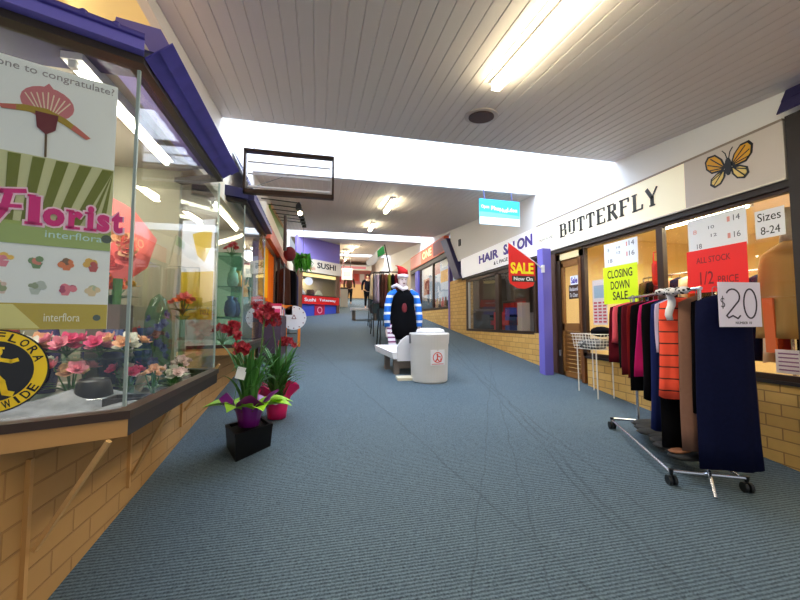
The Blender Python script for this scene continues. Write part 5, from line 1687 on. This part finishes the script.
for y in (10.5, 12, 13.45):
    MB().box((4.15, y - .03, 1.45), (4.45, y + .03, 1.9)).build('leg', WOOD, t)

# ------------------------------------------------------------------ centre: bin, bench, mannequin
bx, by = 1.625, 5.24
bz = fz(4.95)
t = thing('litter_bin', 'white round litter bin with red emblem in mid corridor', 'bin', (bx, by, bz))
GREYW = mat('bin_white', (216, 212, 208), .4)
MB().loft([((bx, by, fz(by) - .03), .25, .25), ((bx, by, bz + .03), .268, .268), ((bx, by, bz + .55), .285, .285), ((bx, by, bz + .565), .285, .285)], 40).build('bin_body', GREYW, t, False)
MB().loft([((bx, by, bz + .565), .292, .292), ((bx, by, bz + .70), .30, .30), ((bx, by, bz + .72), .29, .29)], 40).build('bin_band', GREYW, t)
MB().loft([((bx + .02, by, bz + .72), .22, .22), ((bx + .02, by, bz + .77), .20, .20), ((bx + .02, by, bz + .79), .13, .13)], 30).build('bin_lid', mat('lid_white', (240, 238, 240), .3), t, True)
MB().box((bx - .3 * .86, by - .05, bz + .57), (bx - .3 * 1.02, by + .01, bz + .71)).build('latch', STEELG, t)
th0 = math.radians(-82)
FBn = Frame((bx + .283 * math.cos(th0), by + .283 * math.sin(th0), bz), (-math.sin(th0), math.cos(th0), 0))
lab = MB()
lab.rect(FBn, -.11, .27, .11, .49, .003, -.004)
lab.build('label_sheet', PAPER, t)
em = MB()
em.ring(FBn, 0, .38, .075, .012, .002, -.001)
em.disc(FBn, -.005, .42, .014, d=.002, d0=-.001, seg=10)
em.stroke(FBn, [(0, .405), (-.005, .36), (-.035, .325)], .018, .002, -.001)
em.stroke(FBn, [(-.005, .36), (.025, .325)], .016, .002, -.001)
em.stroke(FBn, [(0, .40), (.045, .385)], .013, .002, -.001)
em.stroke(FBn, [(.05, .36), (.05, .32)], .016, .002, -.001)
em.stroke(FBn, [(-.09, .288), (.09, .288)], .008, .002, -.001)
em.build('emblem', mat('emblem_red', (224, 70, 60), .5), t)

t = thing('bench', 'white moulded bench on grey legs behind the bin', 'bench', (1.6, 5.75, fz(5.75)))
BW_ = mat('bench_white', (232, 228, 230), .45)
MB().hexa([(1.14, 5.52, .93), (1.96, 5.52, .93), (1.96, 6.05, 1.02), (.95, 6.05, 1.02)], [(1.12, 5.52, 1.03), (1.96, 5.52, 1.03), (1.96, 6.05, 1.12), (.93, 6.05, 1.12)]).build('seat', BW_, t)
mb = MB()
mb.prism([(1.2, 5.50, .90), (1.2, 5.50, 1.12), (1.26, 5.50, 1.22), (1.36, 5.50, 1.29), (1.96, 5.50, 1.30), (1.96, 5.50, .90)], (0, .06, 0))
mb.build('backrest', BW_, t)
for x, y in ((1.12, 5.92), (1.2, 5.60), (1.85, 5.92), (1.85, 5.6)):
    MB().box((x - .04, y - .05, fz(y - .05)), (x + .04, y + .05, .98)).build('leg', mat('concrete', (120, 108, 100), .8, noise=.2), t)
MB().box((1.2, 5.57, fz(5.6) + .08), (1.85, 5.64, fz(5.6) + .2)).build('stretcher', mat('concrete', (120, 108, 100)), t)
one(MB().hexa([(1.14, 5.20, fz(5.2)), (1.40, 5.20, fz(5.2)), (1.40, 5.34, fz(5.34)), (1.14, 5.34, fz(5.34))], [(1.14, 5.20, fz(5.2) + .04), (1.40, 5.20, fz(5.2) + .04), (1.40, 5.34, fz(5.34) + .04), (1.14, 5.34, fz(5.34) + .04)]), 'plank', mat('pale_plank', (226, 216, 190), .7), 'short pale plank on the carpet beside the bin', 'plank')

# dressed mannequin
mx, my = 1.45, 6.22
mz = fz(my)
t = thing('mannequin', 'mannequin in black dress, blue striped cardigan and red white beanie', 'mannequin', (mx, my, mz))
SKIN = mat('mannequin_skin', (226, 206, 200), .4)
MB().loft([((mx, my, 2.02), .05, .05), ((mx, my, 2.10), .05, .055), ((mx, my - .01, 2.13), .065, .075), ((mx, my - .01, 2.20), .075, .09), ((mx, my - .005, 2.28), .08, .095), ((mx, my, 2.35), .065, .08), ((mx, my, 2.39), .02, .03)], 20).build('head', SKIN, t, True)
hd = [c for c in t.children][-1]
fc = MB()
for s in (-1, 1):
    fc.ball((mx + s * .03, my - .098, 2.235), .013, .006, .008, 8, 6)
fc.ball((mx, my - .103, 2.165), .022, .006, .008, 8, 6)
fc.build('face_paint', mat('face_dark', (120, 60, 60), .5), hd)
MB().prism([(mx - .012, my - .09, 2.19), (mx + .012, my - .09, 2.19), (mx, my - .09, 2.235)], (0, -.03, 0)).build('nose', SKIN, hd)
MB().loft([((mx, my - .005, 2.27), .098, .112), ((mx, my - .005, 2.33), .098, .112)], 20).build('hat_brim', mat('knit_white', (244, 230, 236), .9), t, True)
MB().loft([((mx, my - .005, 2.33), .094, .108), ((mx, my, 2.41), .085, .095), ((mx - .05, my, 2.47), .05, .05), ((mx - .11, my, 2.49), .02, .02), ((mx - .13, my, 2.48), .005, .005)], 20).build('hat', mat('knit_red', (214, 30, 34), .9), t, True)
DRS = mat('black_dress', (7, 7, 10), .8)
MB().loft([((mx, my, z), a, b) for z, a, b in ((1.20, .12, .10), (1.30, .25, .16), (1.40, .26, .17), (1.60, .235, .15), (1.78, .205, .13), (1.93, .215, .13), (2.02, .19, .10), (2.08, .075, .07))], 24).build('dress', DRS, t, True)
STRP = stripe_mat('blue_white_stripe', (22, 108, 206), (232, 236, 246), .145, .70, 2)
for s in (-1, 1):
    MB().tube([(mx + s * .12, my - .02, 2.03), (mx + s * .22, my - .02, 1.97), (mx + s * .27, my - .03, 1.80), (mx + s * .29, my - .05, 1.58), (mx + s * .28, my - .06, 1.42)], [.06, .066, .06, .056, .05], 14).build('cardigan_sleeve', STRP, t, True)
    hn = MB()
    hn.loft([((mx + s * .28, my - .065, z), a, b) for z, a, b in ((1.26, .012, .008), (1.31, .034, .016), (1.36, .036, .018), (1.42, .026, .024))], 10)
    for f in range(4):
        hn.tube([(mx + s * (.258 + .015 * f), my - .065, 1.32), (mx + s * (.257 + .016 * f), my - .075, 1.28 - .006 * (f in (1, 2))), (mx + s * (.257 + .016 * f), my - .07, 1.245 - .008 * (f in (1, 2)))], [.008, .0075, .006], 6)
    hn.tube([(mx + s * .255, my - .075, 1.38), (mx + s * .235, my - .09, 1.34), (mx + s * .235, my - .095, 1.31)], [.009, .009, .007], 6)
    hn.build('hand', SKIN, t, True)
MB().ball((mx, my - .135, 1.74), .045, .02, .085, 10, 8).build('red_print', mat('print_red', (110, 16, 26), .7), t)
# white knitted scarf draped at the neck and hanging at the left side
MB().tube([(mx + .06, my - .06, 2.10), (mx - .02, my - .11, 2.06), (mx - .12, my - .06, 2.14), (mx - .2, my - .02, 2.10)], .032, 8).build('scarf', mat('knit_white', (244, 230, 236)), t, True)
SCF = stripe_mat('scarf_stripe', (236, 226, 236), (128, 60, 110), .075, .62, 2)
MB().prism([(mx - .30, my - .09, 1.50), (mx - .20, my - .09, 1.45), (mx - .12, my - .09, 1.05), (mx - .26, my - .09, 1.02)], (0, .03, 0)).build('scarf', SCF, t)
MB().tube([(mx, my, mz + .03), (mx, my, 1.4)], .018).build('pole', CHROME, t)
MB().loft([((mx, my, mz - .01), .17, .17), ((mx, my, mz + .04), .16, .16)], 20).build('base', STEELG, t)
# racks behind with black legs
def market_rack(x, y, w, label, cloths, seed):
    z0 = fz(y)
    t = thing('market_rack', label, 'rack', (x, y, z0))
    for s in (-1, 1):
        for q in (-.22, .22):
            MB().tube([(x + s * w / 2 + s * .03, y + q, fz(y + q)), (x + s * w / 2, y + q * .4, z0 + .72)], .014, 6).build('leg', BLACK, t)
        MB().tube([(x + s * w / 2, y, z0 + .7), (x + s * w / 2, y, z0 + 1.62)], .013, 6).build('upright', BLACK, t)
    MB().tube([(x - w / 2, y, z0 + 1.62), (x + w / 2, y, z0 + 1.62)], .013, 6).build('rail', BLACK, t)
    MB().box((x - w / 2 - .04, y - .2, z0 + .56), (x + w / 2 + .04, y + .2, z0 + .80)).build('tray', mat('teal_black', (16, 44, 52), .6), t)
    n = len(cloths)
    for k, (nm, m_) in enumerate(cloths):
        hung('%s garment on the %s' % (nm, label.split(' beside')[0]), (x - w / 2 + .06 + (w - .12) * k / (n - 1), y), (.2, 1), z0 + 1.62, .40, .44, .74, .09, m_, seed + k, 'garments on market racks')
market_rack(1.52, 7.8, .42, 'nearest black-legged clothes rack beside the mannequin', [('brown', mat('brown_cloth', (74, 46, 36))), ('rust brown', mat('rust_brown', (96, 40, 26), .8)), ('olive', mat('olive_cloth', (110, 110, 40), .8)), ('black', BLK), ('dark red', MAROON)], 200)
market_rack(1.60, 9.3, .42, 'middle black-legged clothes rack beside the corridor', [('grey violet', mat('grey_violet', (150, 140, 160), .8)), ('lavender', LILAC), ('dark plum', mat('plum', (60, 34, 60), .8)), ('charcoal', mat('charcoal_cloth', (44, 42, 48), .85)), ('tan', TAUPE)], 210)
market_rack(1.74, 10.9, .42, 'furthest black-legged clothes rack beside the far shops', [('cream', CB), ('white', WHITET), ('black', BLK)], 220)
t = thing('flag', 'green and white flag above the market racks', 'flag', (1.5, 9.2, 3.1))
MB().prism([(1.30, 9.9, 3.02), (1.50, 9.9, 3.08), (1.80, 9.9, 3.40), (1.72, 9.9, 3.62), (1.50, 9.9, 3.40), (1.28, 9.9, 3.16)], (0, .02, 0)).build('cloth_sheet', WHITET, t)
MB().prism([(1.60, 9.89, 3.28), (1.80, 9.89, 3.40), (1.76, 9.89, 3.62), (1.58, 9.89, 3.46)], (0, .02, 0)).build('green_panel', mat('flag_green', (40, 150, 80), .6), t)
MB().tube([(1.95, 9.95, 2.9), (1.80, 9.95, 3.66)], .02).build('pole', DARK, t)

# low white bench further up
t = thing('bench', 'low flat grey white bench in the far corridor', 'bench', (1.45, 12.6, fz(12.6)))
MB().hexa([(1.1, 12.3, fz(12.4) + .34), (2.05, 12.3, fz(12.4) + .34), (2.05, 12.8, fz(12.6) + .34), (1.1, 12.8, fz(12.6) + .34)], [(1.1, 12.3, fz(12.4) + .42), (2.05, 12.3, fz(12.4) + .42), (2.05, 12.8, fz(12.6) + .42), (1.1, 12.8, fz(12.6) + .42)]).build('seat', mat('grey_white', (206, 200, 204), .5), t)
for x in (1.2, 1.95):
    MB().box((x - .05, 12.4, fz(12.4)), (x + .05, 12.7, fz(12.55) + .35)).build('leg', mat('concrete', (120, 108, 100)), t)

# far end: counters, signs, person
t = thing('hanging_sign', 'white square sign hanging in the far corridor', 'sign', (1.30, 17, 3.45))
MB().box((1.06, 17, 3.46), (1.55, 17.04, 4.0)).build('board', mat('white_sign', (250, 250, 250)), t)
for x in (1.15, 1.46):
    MB().tube([(x, 17.02, 4.0), (x, 17.02, cz(17))], .012, 6).build('hanger_wire', STEELG, t)
MB().box((1.15, 16.99, 3.62), (1.46, 17.0, 3.84)).build('print', mat('pale_grey_print', (190, 190, 200), .5), t)
t = thing('litter_bin', 'square pale grey litter bin in the far corridor', 'bin', (1.25, 18.0, fz(18)))
MB().box((1.08, 17.85, fz(17.8)), (1.42, 18.2, fz(18) + .85)).build('bin_body', mat('pale_grey', (196, 192, 184), .5), t)
MB().box((1.06, 17.83, fz(18) + .85), (1.44, 18.22, fz(18) + .93)).build('bin_lid', DARK, t)
one(MB().box((1.5, 25.0, fz(25)), (3.7, 25.4, fz(25) + .95)), 'shop_counter', mat('tan_counter', (206, 166, 110), .6), 'tan counter across the far end of the corridor', 'counter')
t = thing('shop_display', 'pink and red lit shop display at the far end', 'display', (2.6, 26.5, fz(26)))
MB().box((1.2, 26.6, fz(26)), (3.8, 26.8, 5.6)).build('back_panel', mat('far_pink', (232, 150, 150), .6), t)
for k in range(6):
    MB().box((1.3 + .42 * k, 26.5, 4.4 + .1 * (k % 2)), (1.62 + .42 * k, 26.6, 5.0)).build('goods', mat('fg%d' % k, [(214, 40, 60), (240, 220, 220), (200, 60, 90), (230, 90, 80), (246, 236, 230), (180, 30, 50)][k], .6), t)
one(MB().box((1.4, 21.4, fz(21.4) + 2.1), (1.48, 21.5, cz(21.3))), 'hanging_banner', mat('dark_brown_banner', (100, 50, 40), .6), 'narrow brown banner hanging before the far shops', 'banner')
t = thing('shop_sign', 'white lit fascia sign across the far shops', 'sign', (2.4, 24.9, 5.2))
MB().box((1.2, 24.9, 5.05), (3.6, 25.0, 5.4)).build('board', mat('white_sign', (250, 250, 250)), t)
for x in (1.3, 3.5):
    MB().box((x, 24.93, 5.4), (x + .03, 24.97, cz(24.9))).build('hanger_rod', STEELG, t)
MB().box((1.5, 24.88, 5.14), (3.2, 24.9, 5.3)).build('print', mat('pink_ink', (250, 170, 190)), t)

def skin_mesh(name, nodes_, edges, m, parent, sub=1):
    me = bpy.data.meshes.new(name)
    inv = W[parent].inverted()
    me.from_pydata([inv @ Vector(n[:3]) for n in nodes_], edges, [])
    ob = bpy.data.objects.new(name, me)
    col.objects.link(ob)
    md = ob.modifiers.new('skin', 'SKIN')
    for i, n in enumerate(nodes_):
        me.skin_vertices[0].data[i].radius = (n[3], n[4] if len(n) > 4 else n[3])
    me.skin_vertices[0].data[0].use_root = True
    s = ob.modifiers.new('sub', 'SUBSURF')
    s.levels = sub
    s.render_levels = sub
    dg = bpy.context.evaluated_depsgraph_get()
    nm = bpy.data.meshes.new_from_object(ob.evaluated_get(dg))
    bpy.data.objects.remove(ob)
    nm.materials.clear()
    nm.materials.append(m)
    for p in nm.polygons:
        p.use_smooth = True
    o = bpy.data.objects.new(name, nm)
    col.objects.link(o)
    o.parent = parent
    W[o] = W[parent].copy()
    return o
def person(x, y, label, top, bottom, hair, h=1.66):
    z = fz(y)
    t = thing('person', label, 'person', (x, y, z))
    k = h / 1.7
    def P(a, b, c, r, r2=None):
        return (x + a * k, y + b * k, z + c * k, r * k, (r2 or r) * k)
    body = [P(0, 0, .95, .13, .10), P(0, 0, 1.15, .12, .09), P(0, 0, 1.36, .15, .09), P(0, 0, 1.47, .055), P(0, -.01, 1.55, .075, .085), P(0, 0, 1.65, .07, .08),
            P(-.20, 0, 1.38, .055), P(-.27, .02, 1.12, .042), P(-.27, -.06, .88, .032), P(-.27, -.08, .80, .03),
            P(.20, 0, 1.38, .055), P(.27, .02, 1.12, .042), P(.27, -.06, .88, .032), P(.27, -.08, .80, .03),
            P(-.09, 0, .85, .085), P(-.10, -.04, .48, .058), P(-.10, .04, .09, .04), P(-.11, -.10, .035, .035),
            P(.09, 0, .85, .085), P(.10, .06, .48, .058), P(.10, .10, .09, .04), P(.11, -.02, .035, .035)]
    ed = [(0, 1), (1, 2), (2, 3), (3, 4), (4, 5), (2, 6), (6, 7), (7, 8), (8, 9), (2, 10), (10, 11), (11, 12), (12, 13), (0, 14), (14, 15), (15, 16), (16, 17), (0, 18), (18, 19), (19, 20), (20, 21)]
    skin_mesh('body', body, ed, mat('person_skin', (206, 160, 134), .5), t)
    jk = [P(0, 0, .80, .20, .16), P(0, 0, 1.12, .17, .135), P(0, 0, 1.36, .17, .11), P(0, 0, 1.45, .075),
          P(-.21, 0, 1.38, .07), P(-.275, .02, 1.12, .056), P(-.275, -.06, .90, .046), P(.21, 0, 1.38, .07), P(.275, .02, 1.12, .056), P(.275, -.06, .90, .046)]
    skin_mesh('jacket', jk, [(0, 1), (1, 2), (2, 3), (2, 4), (4, 5), (5, 6), (2, 7), (7, 8), (8, 9)], top, t)
    tr = [P(0, 0, .98, .18, .15), P(-.09, 0, .80, .125), P(-.10, -.04, .48, .073), P(-.10, .04, .12, .055), P(.09, 0, .80, .125), P(.10, .06, .48, .073), P(.10, .10, .12, .055)]
    skin_mesh('trousers', tr, [(0, 1), (1, 2), (2, 3), (0, 4), (4, 5), (5, 6)], bottom, t)
    MB().ball((x, y + .025 * k, z + 1.63 * k), .088 * k, .095 * k, .095 * k, 12, 8).build('hair', hair, t, True)
    return t
person(2.25, 16.8, 'person in dark jacket and dark trousers walking up the corridor', mat('dark_jacket', (24, 26, 40), .8), mat('dark_trousers', (30, 30, 36), .8), mat('dark_hair', (44, 30, 22), .7), 1.62)
person(1.62, 19.5, 'person in brown jacket standing beyond the pale litter bin', mat('brown_jacket', (90, 60, 50), .8), mat('dark_trousers', (30, 30, 36)), mat('dark_hair', (44, 30, 22)), 1.66)
